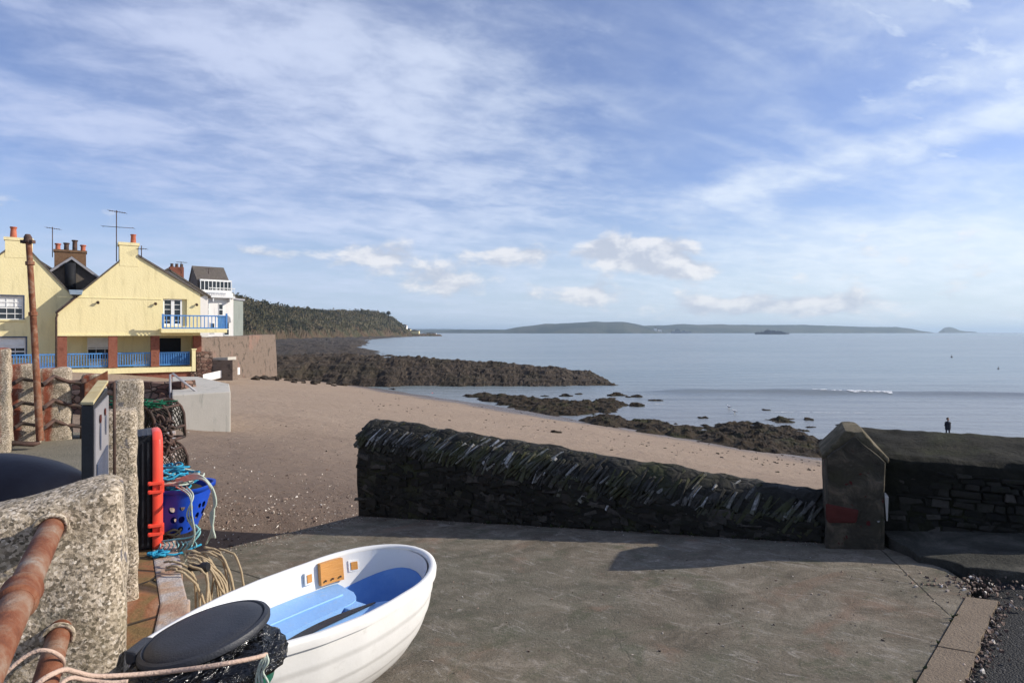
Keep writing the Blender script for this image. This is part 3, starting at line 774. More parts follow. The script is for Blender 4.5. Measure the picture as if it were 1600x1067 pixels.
# stained top course and pinkish edging blocks
mb = MB(); inner = []
qe = [Vector(p) for p in QEDGE]
def qoff(d):
    out = []
    for i, p in enumerate(qe):
        t = (qe[min(i + 1, len(qe) - 1)] - qe[max(i - 1, 0)]).normalized(); out.append(p + Vector((-t.y, t.x)) * d)
    return out
in1, in2 = qoff(.15), qoff(.75)
poly = [tuple(p) for p in in1] + [tuple(p) for p in reversed(in2)]
mb.prism(poly, QZ + .012, QZ - .1)
struct(mb.build('quay_edge_paving', 'quay'))
mb = MB()
for i in range(len(qe) - 1):
    a, b = qe[i], qe[i + 1]; n = max(1, int((b - a).length / .48)); t = (b - a).normalized(); nn = Vector((-t.y, t.x))
    for k in range(n):
        p = a + (b - a) * (k / n) + t * .006; q = a + (b - a) * ((k + 1) / n) - t * .006
        o = random.uniform(-.004, .028)
        pts = [p - nn * o, q - nn * o, q + nn * .145, p + nn * .145]
        hh = QZ + .012 + random.uniform(.002, .02)
        mb.prism([tuple(v) for v in pts], hh, QZ - .42)
struct(mb.build('quay_edge', 'edge_stone', bevel=.012))

# reef: rocks drying out from the beach, finely modelled, in strips that follow the distance
def lerp_tab(tab, x):
    if x <= tab[0][0]: return tab[0][1]
    for (a, va), (b, vb) in zip(tab, tab[1:]):
        if x <= b: return va + (vb - va) * (x - a) / (b - a)
    return tab[-1][1]
CREST = [(-50, -3.6), (-40, -3.2), (-28, -3.0), (-15, -3.15), (-5, -3.9), (4, -4.5), (9, -5.1), (12.5, -5.8), (14.2, -6.6), (15.5, -8.5)]
def reef(x, y):
    c = -.75 + lerp_tab(CREST, x + 1.2 * noise.noise(Vector((x * .5, y * .5, 0))))
    f = 88.5 + 1.8 * noise.noise(Vector((x * .13, 2, 0))) + 1.0 * noise.noise(Vector((x * .5, 5, 0)))   # front foot
    if x < -30: f -= (-30 - x) * .45
    t = (y - f) / 9.0
    base = min(T0(x, y), -7.0) if x > -30 else T0(x, y)
    if t < 0: h = -1.2 + t * 3
    elif t < 1: h = t ** .75
    else: h = max(-.3, 1 - (t - 1) * (1.1 if x > -24 else .12))
    z0 = -8.0 if x > -30 else -6.2
    z = z0 + (c - z0) * h if h > 0 else z0 + h
    x_, y_ = x, y; x = x_ + 1.6 * noise.noise(Vector((x_ * .3, y_ * .3, 2))); y = y_ + 1.6 * noise.noise(Vector((x_ * .3, y_ * .3, 12)))
    r = noise.fractal(Vector((x * .45, y * .7, 0)), .75, 2.1, 7)
    rg_ = 1 - abs(noise.noise(Vector((x * .22 + y * .12, y * .38, 4)))) * 2
    z += (.27 * r + .24 * rg_ + .30 * (abs(noise.noise(Vector((x_ * 1.3, y_ * 1.0, 6)))) + .6 * abs(noise.noise(Vector((x_ * 2.9, y_ * 2.2, 1)))))) * (1 if h > 0 else .3)
    q = (z + .25 * x * .1) / .55; fl = math.floor(q); fr_ = q - fl; fr_ = fr_ * fr_ * (3 - 2 * fr_); fr_ = fr_ * fr_ * (3 - 2 * fr_)
    z = .45 * z + .55 * ((fl + fr_) * .55 - .25 * x * .1)
    return z
mb = MB()
def rp(i, j):
    x = -62 + 79 * i / 430; y = 76 + 50 * (j / 150) ** 1.15
    return (x, y, reef(x, y))
mb.grid(431, 151, rp)
struct(mb.build('reef', 'reef', smooth=False))
# low rock platform behind it, running to the headland
def plat(u, y):
    x = u * y
    edge_u = lerp_tab([(100, -.18), (150, -.175), (230, -.20), (300, -.235), (420, -.225), (600, -.225), (900, -.18), (1300, -.12)], y) + .012 * noise.noise(Vector((y * .02, 1, 0)))
    d = (edge_u - u) * y
    z = SEA - 1.5 + min(1.0, max(0, (d + 6) / 14)) * 2.6
    z += (.5 + min(1.2, y * .0022)) * noise.fractal(Vector((x * .12, y * .10, 9)), .8, 2.1, 6)
    return (x, y, z)
mb = MB(); mb.grid(170, 130, lambda i, j: plat(-.62 + .52 * i / 169, 108 * (1350 / 108) ** (j / 129)))
struct(mb.build('rock_platform', 'reef', smooth=False))

# weed covered rocks between the sand and the water
def inpoly(x, y, P):
    r = False; n = len(P)
    for i in range(n):
        (a, b), (c, d) = P[i], P[(i + 1) % n]
        if (b > y) != (d > y) and x < (c - a) * (y - b) / (d - b) + a: r = not r
    return r
def pdist(x, y, P):
    m = 1e9; p = Vector((x, y)); n = len(P)
    for i in range(n):
        a = Vector(P[i]); b = Vector(P[(i + 1) % n]); t = max(0, min(1, (p - a).dot(b - a) / max(1e-9, (b - a).length_squared)))
        m = min(m, (p - a - (b - a) * t).length)
    return m if inpoly(x, y, P) else -m
def gz(px, py):
    g = G(px, py, lambda x, y: max(beach(x, y), SEA)); return (g.x, g.y)
WEEDS = [
    [(715, 618), (770, 616), (830, 620), (900, 627), (960, 622), (985, 632), (970, 645), (905, 652), (850, 648), (790, 636)],
    [(905, 652), (950, 646), (985, 655), (1010, 664), (960, 668), (920, 662)],
    [(960, 660), (1030, 652), (1068, 668), (1080, 680), (1000, 676)],
    [(1075, 680), (1090, 664), (1150, 660), (1215, 664), (1262, 672), (1290, 690), (1340, 705), (1340, 728), (1290, 716), (1215, 708), (1150, 700), (1100, 690)],
    [(1010, 672), (1060, 662), (1100, 668), (1110, 690), (1060, 684)],
    [(1184, 655), (1215, 652), (1252, 655), (1248, 661), (1190, 661)]]
for w_i, pp in enumerate(WEEDS):
    P = [gz(*q) for q in pp]
    x0, x1 = min(p[0] for p in P) - 1.5, max(p[0] for p in P) + 1.5; y0, y1 = min(p[1] for p in P) - 2, max(p[1] for p in P) + 2
    st = .13; nx = int((x1 - x0) / st); ny = int((y1 - y0) / (st * 1.7))
    mb = MB()
    def wp(i, j):
        x = x0 + (x1 - x0) * i / nx; y = y0 + (y1 - y0) * j / ny
        d = pdist(x, y, P) + .9 * noise.fractal(Vector((x * .5, y * .45, w_i)), .9, 2, 4)
        m = max(-1, min(1, d / 1.1))
        bb = beach(x, y)
        r = noise.fractal(Vector((x * 1.2, y * 1.0, w_i + 3)), .75, 2.1, 5)
        rg_ = 1 - 2 * abs(noise.noise(Vector((x * .8, y * .6, 8))))
        return (x, y, max(bb, SEA - .15) + (m * (.22 + .20 * r + .20 * rg_) if m > 0 else m * .6))
    mb.grid(nx + 1, ny + 1, wp)
    struct(tag(mb.build('seaweed_rocks', 'weed_rock'), 'low rocks covered in dark seaweed at the water edge', 'rocks', 'seaweed covered rocks at low tide'), 'stuff')

# distant land
def land(name, tab, m_, depth, ang0=None, n=160, rough_=.08, seed=0, fl=1.0, rows=14, lump=0.0):
    """tab: list of (px, skyline py, distance); a hill body of real depth along that line"""
    mb = MB(); p0, p1 = tab[0][0], tab[-1][0]
    def fn(i, j):
        px = p0 + (p1 - p0) * i / (n - 1)
        py = lerp_tab([(a, b) for a, b, _ in tab], px); Y = lerp_tab([(a, c) for a, _, c in tab], px)
        u = (px - 800) / 1000; t = j / (rows - 1)          # 0 shore, ~.5 crest, 1 back foot
        y = Y + depth * (t - .45); x = u * y
        top = (519 - py) / 1000 * Y - SEA
        prof = math.sin(min(1, t / .5) * math.pi / 2) ** fl if t < .5 else math.cos((t - .5) * math.pi) ** .8
        s_ = 9.0 / depth
        e = min(1, i / 3, (n - 1 - i) / 3)
        z = SEA - 2 + (top + 2) * prof * (1 + rough_ * fbm(Vector((x * s_, y * s_, seed)), 5)) * max(e, .02)
        if lump: z += lump * (abs(noise.noise(Vector((x * .16, y * .16, seed))) + .6 * noise.noise(Vector((x * .4, y * .4, seed + 2)))) - .2) * min(1, prof * 3) * e
        return (x, y, z)
    mb.grid(n, rows, fn)
    return struct(mb.build(name, m_, smooth=not lump))
land('headland', [(240, 452, 520), (300, 456, 540), (345, 460, 570), (370, 463, 600), (400, 472, 640), (430, 478, 690), (450, 481, 740), (480, 483, 790), (500, 485, 840), (540, 486, 930), (575, 486, 1000), (600, 490, 1070), (618, 500, 1120), (634, 513, 1160), (645, 522, 1190)], 'headland', 330, n=520, rows=60, lump=5.0, rough_=.05, fl=.85)
land('far_hill', [(640, 517, 5200), (700, 516, 5000), (720, 515, 4800), (790, 515, 4600), (810, 511, 4500), (850, 507, 4400), (900, 504, 4300), (940, 503, 4300), (975, 503.5, 4300), (1000, 508, 4400), (1015, 511, 4400), (1045, 520, 4500)], 'far_land', 1200, n=220, rows=30)
land('far_coast', [(985, 512, 5300), (1010, 509, 5200), (1060, 507, 5100), (1120, 507, 5100), (1200, 508, 5200), (1240, 507.5, 5200), (1300, 509, 5300), (1360, 511, 5400), (1400, 511, 5500), (1425, 514, 5600), (1442, 517.5, 5600), (1462, 520, 5600)], 'far_land', 1300, n=260, rows=30, seed=5)
land('pale_shore', [(560, 519, 6900), (600, 515, 6900), (660, 514, 6900), (720, 514.5, 7000), (780, 516, 7000), (820, 520, 7000)], 'far_land', 900, n=120, rows=14, seed=8)
isl_o = land('island', [(1464, 520, 6200), (1470, 516.5, 6200), (1476, 512, 6200), (1484, 511, 6200), (1492, 513, 6200), (1500, 516.5, 6200), (1508, 517.5, 6200), (1524, 518.5, 6200), (1530, 520.5, 6200)], 'far_land', 300, n=60, rows=16, seed=9)
# low spit under the headland
land('low_spit', [(590, 522, 1150), (640, 521, 1180), (680, 521.4, 1200), (694, 524, 1200)], 'headland', 60, n=60, rows=8, rough_=.2)
# bushes over the headland skyline
mb = MB()
HT = [(345, 460, 570), (370, 463, 600), (400, 472, 640), (430, 478, 690), (450, 481, 740), (480, 483, 790), (500, 485, 840), (540, 486, 930), (575, 486, 1000), (600, 490, 1070), (618, 500, 1120), (634, 513, 1160)]
def clump(mb, c, r, n):
    for _ in range(n):
        d = Vector((random.gauss(0, 1), random.gauss(0, 1), random.gauss(0, .8))); d = d.normalized() * r * random.random() ** .4
        p = c + d; s_ = r * random.uniform(.16, .34); a = Vector((random.gauss(0, 1) for _ in range(3))).normalized(); b = a.orthogonal().normalized(); e = a.cross(b)
        mb.add([p - a * s_ - b * s_ * .6, p + a * s_ - b * s_ * .6, p + e * s_ * .4 + b * s_ * .9], [(0, 1, 2)])
for _ in range(900):
    px = random.uniform(350, 632); Y = lerp_tab([(a, c) for a, _, c in HT], px); py = lerp_tab([(a, b) for a, b, _ in HT], px)
    k = random.random(); dy = -150 * k * .9
    y = Y + dy + 8; top = (519 - py) / 1000 * Y - SEA
    t = .45 + (y - Y) / 330 ; prof = math.sin(min(1, max(0, t) / .5) * math.pi / 2) ** .85
    z = SEA + top * prof - .3
    clump(mb, Vector(((px - 800) / 1000 * y, y, z)), random.choice((1.5, 2.0, 2.6, 3.2, 4.5)) * random.uniform(.8, 1.2), 26)
struct(tag(mb.build('woodland', 'leaf', recalc=False), 'bare and evergreen scrub woodland over the headland', 'woodland'), 'stuff')
# ------------------------------------------------------------------ sea wall on the slip
WL = (WB - WA).length
def wpt(s, t, z): p = WA + Wd * s + Wn * t; return Vector((p.x, p.y, z))
def ridge_z(s): k = s / WL; return -1.28 - .27 * k + .012 * fbm(Vector((s * 1.2, 0, 0)))
def shoulder_z(s):                        # where the coping ends on the near face
    k = s / WL; return -1.64 - .30 * min(1, k * 1.7) + .10 * max(0, k - .59)
w_root = thing('stone_wall', wpt(WL / 2, .3, -2.4), 'dark mossy stone wall with tilted slate coping beside the slipway', 'wall')
mb = MB(); TH = .62
ns = 70
def ring(s):
    k = s / WL; p = WA + Wd * s; zb = S(p.x, p.y) - .15; r = ridge_z(s) - .03
    sh = r - .30
    prof = [(0, zb), (-.01, (zb + sh) / 2), (.0, sh), (.10, sh + .16), (.24, r - .03), (.36, r), (.5, r - .04), (TH - .03, r - .16), (TH, r - .32), (TH, zb - 1.2)]
    return [wpt(s, t, z) for t, z in prof]
rings = [ring(WL * i / (ns - 1)) for i in range(ns)]; m_ = len(rings[0])
vs = [v for r_ in rings for v in r_]
fs = [(i * m_ + k, (i + 1) * m_ + k, (i + 1) * m_ + k + 1, i * m_ + k + 1) for i in range(ns - 1) for k in range(m_ - 1)]
fs += [tuple(range(m_)), tuple((ns - 1) * m_ + k for k in reversed(range(m_)))]
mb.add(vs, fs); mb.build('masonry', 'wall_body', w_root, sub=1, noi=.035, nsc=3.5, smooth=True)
# coping: thin slabs on edge, leaning, row over row
mb = MB()
lean0 = R(33)
def slab(s, t, z, h, th, dep, lean, out_up):
    """out_up = slope of the surface the slab follows: its long side runs up the surface"""
    up = (Vector((0, 0, 1)) * math.cos(out_up) + Vector((Wn.x, Wn.y, 0)) * math.sin(out_up)).normalized()
    al = Vector((Wd.x, Wd.y, 0)); l_ = (up * math.cos(lean) + al * math.sin(lean)).normalized(); a_ = (al * math.cos(lean) - up * math.sin(lean)).normalized(); o_ = a_.cross(l_).normalized()
    mb.box(wpt(s, t, z), (th, dep, h), a_, o_, l_, jit=min(th, h) * .24, taper=random.uniform(.40, 1.0))
s = -.02
while s < WL - .1:
    th = random.uniform(.016, .042); k = s / WL
    lean = lean0 + R(random.uniform(-14, 12)) + (R(-14) if k > .55 else 0) * random.random()
    r = ridge_z(s)
    # upper slope
    if k < .55 or random.random() < .35: slab(s + .05, .21, r - .142 + random.uniform(-.008, .008), random.uniform(.20, .30), th, .10, lean, R(50))
    # shoulder
    if random.random() < (.95 if k < .62 else .55): slab(s + .03 + random.uniform(-.02, .02), .095, r - .235, random.uniform(.18, .30), th * random.uniform(.8, 1.2), .13, lean + R(random.uniform(-6, 6)), R(34))
    s += th * 1.02
s = 0.0
while s < WL - .1:
    th = random.uniform(.020, .055); k = s / WL; r = ridge_z(s); lo = shoulder_z(s)
    z = r - .34
    while z > lo:
        h = random.uniform(.10, .22)
        if random.random() < .93: slab(s + random.uniform(-.015, .015), .03, z, h * 1.1, th * random.uniform(.6, 1.0), .10 + random.uniform(-.015, .022), lean0 + R(random.uniform(-18, 18)), R(6))
        z -= h * .9
    s += th * 1.05
mb.build('coping', 'slate_slab', w_root, bevel=.005)
# rough stones of the lower face
mb = MB()
for _ in range(520):
    s = random.uniform(.05, WL - .1); p = WA + Wd * s; zb = S(p.x, p.y); z = random.uniform(zb + .02, shoulder_z(s) + .05)
    a = R(random.uniform(-20, 20)); ex = (Vector((Wd.x, Wd.y, 0)) * math.cos(a) + Vector((0, 0, 1)) * math.sin(a))
    ez = Vector((0, 0, 1)) * math.cos(a) - Vector((Wd.x, Wd.y, 0)) * math.sin(a)
    mb.box(wpt(s, .035, z), (random.uniform(.08, .26), .11 + random.uniform(0, .03), random.uniform(.03, .09)), ex, Vector((Wn.x, Wn.y, 0)), ez, jit=.012, taper=.85)
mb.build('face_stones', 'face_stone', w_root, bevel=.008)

# pillar with a gabled cap
PA = R(0); pf = Vector((-.40, -.917)).normalized(); pe = Vector((-pf.y, pf.x))   # facing / along the front (to the right)
P0 = Vector((2.88, 5.87))      # front left foot
def ppt(s, t, z): p = P0 + pe * s - pf * t; return Vector((p.x, p.y, z))
PW, PD = .47, .74
pr = thing('gate_pillar', ppt(PW / 2, PD / 2, -2.05), 'squat weathered pillar with a gabled stone cap between the two walls', 'pillar')
ze = -1.135; za = -.925
mb = MB(); out_ = [(0, -2.35), (PW, -2.35), (PW, ze - .02), (PW / 2, za - .03), (0, ze - .02)]
mb.extrude([ppt(s, 0, z) for s, z in out_], ppt(0, PD, 0) - ppt(0, 0, 0))
mb.build('shaft', 'pillar', pr, bevel=.02, sub=2, noi=.022, nsc=4, smooth=True)
mb = MB()
capo = [(-.03, ze - .05), (PW / 2, za - .04), (PW + .03, ze - .05), (PW + .035, ze + .0), (PW / 2 + .07, za + .02), (PW / 2 - .07, za + .02), (-.035, ze + .0)]
mb.extrude([ppt(s, .05, z) for s, z in capo], ppt(0, PD - .03, 0) - ppt(0, 0, 0))
mb.build('cap', 'cap', pr, bevel=.018, sub=1, noi=.014, nsc=7, smooth=True)
mb = MB(); c = ppt(.125, .005, -1.655); mb.box(c, (.25, .05, .15), (pe.x, pe.y, 0), (pf.x, pf.y, 0), jit=.02)
mb.build('red_block', 'red_stone', pr, bevel=.02)
mb = MB(); c = ppt(PW + .012, .07, -1.56); mb.box(c, (.02, .12, .22), (pe.x, pe.y, 0), (pf.x, pf.y, 0), jit=.012)
mb.build('sunlit_patch', 'pale_concrete', pr, bevel=.008)  # pale plate paints the sunlit patch on the pillar's right side

# wall to the right of the pillar
rw = thing('boundary_wall', (5.5, 5.3, -1.95), 'long low dark wall with rounded mossy top running right from the pillar', 'wall')
A_, B_ = Vector((3.22, 6.02)), Vector((8.3, 3.42)); rd = (B_ - A_).normalized(); rn = Vector((-rd.y, rd.x)); RL = (B_ - A_).length
mb = MB(); rings = []
for i in range(60):
    s = RL * i / 59; p = A_ + rd * s; zb = S(p.x, p.y) - .1; zt = -1.005 - .0 * s
    pr_ = [(0, zb), (0, -1.5), (0, zt - .17), (.06, zt - .13), (.30, zt - .09), (.62, zt - .03), (.86, zt), (.95, zt - .06), (.98, zt - .2), (.98, -4)]
    rings.append([Vector((p.x + rn.x * t, p.y + rn.y * t, z)) for t, z in pr_])
m_ = len(rings[0]); mb.add([v for r_ in rings for v in r_], [(i * m_ + k, (i + 1) * m_ + k, (i + 1) * m_ + k + 1, i * m_ + k + 1) for i in range(59) for k in range(m_ - 1)] + [tuple(range(m_)), tuple(59 * m_ + k for k in reversed(range(m_)))])
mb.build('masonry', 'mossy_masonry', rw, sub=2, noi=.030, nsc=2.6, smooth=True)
mb = MB(); rnd = random.Random(17)
z = -1.86
while z < -1.27:
    h_ = rnd.uniform(.03, .08); s = rnd.uniform(.2, .4)
    while s < RL - .3:
        l_ = rnd.uniform(.06, .24); p = A_ + rd * (s + l_ / 2)
        zz = z + h_ / 2
        if zz > S(p.x, p.y) - .05: mb.box((p.x + rn.x * .03, p.y + rn.y * .03, zz), (l_ - .010, .075 + rnd.uniform(0, .035), h_ - .008), (rd.x, rd.y, rnd.uniform(-.10, .10)), (rn.x, rn.y, 0), jit=.014, taper=.94)
        s += l_
    z += h_
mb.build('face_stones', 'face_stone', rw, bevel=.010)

# ------------------------------------------------------------------ granite posts and pipe rails on the quay
pd = Vector((.49, -.87)).normalized(); pw = Vector((.87, .49)).normalized()   # face normal, width
def post(name, c, w_, d_, zt, zb, label, m='granite', slope=0.0, chips=.018, lean=0.0, taper=.08, grp='rough granite railing posts', res=16):
    c = Vector(c); o = thing(name, (c.x, c.y, zb), label, 'post', grp)
    mb = MB(); nz, nr = res * 2, 8
    # rounded box column built as rings
    vs = []; per = []
    for a in range(4 * nr):
        t = a / (4 * nr) * 2 * math.pi; x = math.cos(t); y = math.sin(t)
        k = (abs(x) ** 7 + abs(y) ** 7) ** (-1 / 7); per.append((x * k, y * k))
    def P(px_, py_, z, sc):
        q = c + pw * (px_ * w_ / 2 * sc) - pd * (py_ * d_ / 2 * sc); return Vector((q.x, q.y, z))
    n = len(per); lv = []
    for i in range(nz + 1):
        k = i / nz; lv.append((zb - .15 + (zt - zb + .15) * k, 1 + taper * (1 - k)))
    rows = []
    for i, (z, sc) in enumerate(lv):
        rows.append([P(a, b, z + slope * a * (i / nz) ** 3, sc) for a, b in per])
    for k, (dz, sc) in enumerate(((.018, .93), (.030, .78), (.036, .5), (.038, .2))):
        rows.append([P(a * sc, b * sc, zt + dz + slope * a * sc, 1) for a, b in per])
    vs = [v for r_ in rows for v in r_]
    fs = [(i * n + k, i * n + (k + 1) % n, (i + 1) * n + (k + 1) % n, (i + 1) * n + k) for i in range(len(rows) - 1) for k in range(n)] + [tuple((len(rows) - 1) * n + k for k in range(n))]
    mb.add(vs, fs)
    st = mb.build('shaft', m, o, sub=1, noi=chips, nsc=4.5, smooth=True)
    return o
p1 = post('granite_post', (-1.46, 1.95), .47, .26, -.537, QZ, 'large pale granite post, nearest to the camera, with two rusty pipe ends let into it', slope=.045, chips=.014, taper=.14, res=26)
p2 = post('granite_post', (-2.44, 3.98), .19, .20, -.515, QZ, 'tall narrow granite post behind the nearest post and beside the black tub', chips=.010, taper=.06, res=20)
p3 = post('granite_post', (-3.86, 6.45), .25, .24, -.512, QZ, 'rounded granite post behind the narrow one, a rust spot near its top', chips=.011, taper=.05)
# sleeves and rails
def hole(parent, p, r):
    mb = MB(); mb.lathe(Vector(p) + Vector((pd.x, pd.y, 0)) * .012, [(r * 1.38, 0), (r * 1.34, .010), (r * .98, .006), (r * .96, -.03)], 24, (pd.x, pd.y, 0), cap=False)
    return mb.build('socket', 'granite', parent, smooth=True)
def rail(p, far, near, r, label, collar=None):
    d = Vector((.50, -.866, 0)); a = Vector(p) - d * far; b = Vector(p) + d * near
    o = thing('pipe_rail', tuple(p), label, 'pipe rail', 'rusty pipe rails along the quay')
    mb = MB(); n = 24; mb.tube([a.lerp(b, i / n) + Vector((0, 0, .002 * noise.noise(Vector((i, 0, 0))))) for i in range(n + 1)], r, 20)
    mb.build('pipe', 'rust', o, smooth=True, angle=50)
    for cdist in (collar or []):
        mb = MB(); cc = Vector(p) + d * cdist
        mb.lathe(cc, [(r * 1.02, -.05), (r * 1.22, -.042), (r * 1.28, -.03), (r * 1.18, -.02), (r * 1.18, .03), (r * 1.25, .04), (r * 1.02, .05)], 22, d)
        mb.build('collar', 'rust', o, smooth=True, angle=45)
    return o
ra = Vector((-1.320, 1.835, -.560)); rb = Vector((-1.298, 1.832, -.868))
hole(p1, ra, .033); hole(p1, rb, .031)
rail(ra, .05, 1.9, .031, 'upper rusty pipe rail running from the nearest granite post towards the camera', [.55])
rail(rb, .05, 1.9, .029, 'lower rusty pipe rail running from the nearest granite post towards the camera')
# a rope looped round the lower rail
def rope(mb, pts, r, n=6, sub=6, jit=0.0, closed=False):
    P = [Vector(p) for p in pts]; o = []
    m = len(P)
    for i in range(m if closed else m - 1):
        a = P[i - 1] if (i or closed) else P[0]; b = P[i]; c_ = P[(i + 1) % m]; d = P[(i + 2) % m] if (closed or i + 2 < m) else P[-1]
        for k in range(sub):
            t = k / sub; q = .5 * ((2 * b) + (c_ - a) * t + (2 * a - 5 * b + 4 * c_ - d) * t * t + (-a + 3 * b - 3 * c_ + d) * t ** 3)
            if jit: q = q + Vector((random.gauss(0, jit) for _ in range(3)))
            o.append(q)
    if not closed: o.append(P[-1])
    mb.tube(o, r, n, closed=closed)
mb = MB()
rope(mb, [at(-60, 1130, 1.55), at(0, 1060, 1.56), at(45, 1022, 1.60), at(75, 1016, 1.62), at(98, 1030, 1.66), at(96, 1052, 1.72)], .0055)
rope(mb, [at(50, 1075, 1.48), at(72, 1058, 1.5), at(100, 1046, 1.56), at(120, 1050, 1.60), at(150, 1056, 1.64), at(205, 1054, 1.70), at(260, 1049, 1.735), at(310, 1043, 1.74), at(360, 1035, 1.76), at(400, 1027, 1.82), at(416, 1022, 1.87)], .0065)
rope(mb, [at(90, 1072, 1.52), at(110, 1059, 1.55), at(135, 1062, 1.6), at(170, 1066, 1.62), at(200, 1064, 1.64)], .0055)
ty = mb.build('tie_rope', 'rope_pink', base=at(200, 1055, 1.72), smooth=True)
tag(ty, 'thin pinkish rope stretched across the black bag from the rail to the dinghy', 'rope')
mb = MB()
for k in range(4):
    x0 = 405 + k * 4
    rope(mb, [at(416, 1022, 1.86), at(x0 + 2, 1034, 1.85), at(x0 - 4 + random.uniform(-6, 6), 1050, 1.85), at(x0 + random.uniform(-8, 8), 1068, 1.85), at(x0 + random.uniform(-6, 6), 1092, 1.85)], .0035, 5)
tag(mb.build('frayed_rope_end', 'rope_pale', base=at(414, 1022, 1.86), smooth=True), 'frayed pale green rope end hanging down the side of the green bin', 'rope')

# far row of posts with their rails (rust streaked)
FR = [((-7.05, 9.7), .40, -.585, 'rust streaked granite post behind the foot of the tall leaning pole, right of the pair'),
      ((-7.32, 9.6), .30, -.53, '')]
lp = [(84, 9.9, .44, 578, 'wide rust streaked granite post right of the leaning pole'),
      (36, 9.5, .38, 572, 'rust streaked granite post left of the leaning pole, half in shadow'),
      (3, 8.9, .20, 548, 'granite post at the left edge of the picture'),
      (146, 10.2, .32, 588, 'granite post with a sloping rusty plate just behind the yellow topped cabinet')]
posts_far = []
for (px, Y, w_, py, lab) in lp:
    c = at(px, 519, Y)
    posts_far.append(post('granite_post', (c.x, c.y), w_, .24, (519 - py) / 1000 * Y, QZ, lab, m='granite_rust' if px != 5 else 'granite', chips=.02, taper=.1, grp='rough granite railing posts', res=10))
def irail(px0, py0, Y0, px1, py1, Y1, r, mb): mb.tube([at(px0, py0, Y0), at((px0 + px1) / 2, (py0 + py1) / 2 + .5, (Y0 + Y1) / 2), at(px1, py1, Y1)], r, 8)
for k, (ya, yb, yc) in enumerate(((588, 596, 592), (625, 632, 630), (657, 664, 664))):
    mb = MB(); mb.tube([at(-14, yc + 26, 8.9), at(8, yc + 14, 8.9), at(34, ya + 4, 9.32), at(60, ya + 8, 9.4), at(66, ya + 14, 9.3), at(84, ya, 9.72), at(104, yb, 9.9), at(134, yb + 3, 10.0)], .030, 8)
    tag(mb.build('pipe_rail', 'dark_iron', base=at(84, yb, 9.7), smooth=True), ('top', 'middle', 'bottom')[k] + ' dark iron rail across the rust streaked posts behind the leaning pole', 'pipe rail', 'dark rails between the rust streaked posts')
mb = MB(); mb.tube([at(130, 592, 10.0), at(131, 640, 10.0), at(130, 692, 10.0)], .045, 8)
tag(mb.build('iron_upright', 'dark_iron', base=at(130, 692, 10.0), smooth=True), 'dark iron upright left of the yellow topped cabinet', 'upright')
mb = MB(); mb.box(at(150, 600, 9.95), (.36, .05, .22), Vector((.8, .5, .55)).normalized(), Vector((-.5, .8, 0)).normalized(), jit=.01)
tag(mb.build('rusty_plate', 'rust', base=at(150, 605, 9.95), bevel=.01), 'rusty plate lying against the granite post behind the cabinet', 'plate')
# tall leaning pole with foot bar
tp = thing('leaning_pole', at(62, 690, 9.1), 'tall rusty iron pole leaning in front of the yellow houses, with a foot bar', 'pole')
mb = MB(); n = 16
P_ = [at(44.0 + 18.5 * (i / n) ** .9, 372 + (688 - 372) * i / n, 9.1) for i in range(n + 1)]
mb.tube(P_, [.036 + .012 * i / n for i in range(n + 1)], 12); mb.build('shaft', 'rust', tp, smooth=True, angle=50)
mb = MB(); mb.lathe(at(43.7, 374, 9.1), [(.055, -.05), (.062, -.03), (.05, .0), (.05, .03), (.03, .07), (.0, .075)], 14, (-.05, 0, 1), cap=False)
mb.box(at(43.5, 378, 9.1), (.17, .07, .045)); mb.build('pole_cap', 'dark_iron', tp, smooth=False)
mb = MB()
for q in (.16, .42): 
    mb = MB(); i = int(q * n); mb.lathe(P_[i], [(.04, -.03), (.056, -.025), (.056, .025), (.04, .03)], 12, P_[i] - P_[i + 1]); mb.build('band', 'rust', tp)
mb = MB(); mb.tube([at(62, 690, 9.1), at(52, 694, 9.05), at(0, 691, 8.9), at(-60, 688, 8.8)], .035, 8); mb.build('foot_bar', 'dark_iron', tp, smooth=True)

# covered hull on the quay, left edge
cv = thing('covered_boat', (-5.6, 5.9, QZ), 'smooth navy black cover over an upturned boat at the left edge of the picture', 'boat cover')
mb = MB()
def cov(i, j):
    u = i / 40; v = j / 16; L_ = 3.0; x = -6.68 + L_ * u; hw = .62 * (max(0, 1 - (abs(u * 2 - 1)) ** 2.6)) ** .6
    a = math.pi * v; hz = .57 * (max(0, 1 - abs(u * 2 - 1) ** 3.2)) ** .55
    return (x + .0, 5.75 - hw * math.cos(a), QZ + hz * math.sin(a) ** .72 + .006 * noise.noise(Vector((u * 9, v * 5, 0))))
mb.grid(41, 17, cov); mb.build('cover', 'navy_cover', cv, smooth=True)
mb = MB(); mb.tube([Vector(cov(i, 0)) + Vector((0, -.01, .03)) for i in range(41)], .014, 6); mb.build('hem', 'rope_blue', cv, smooth=True)

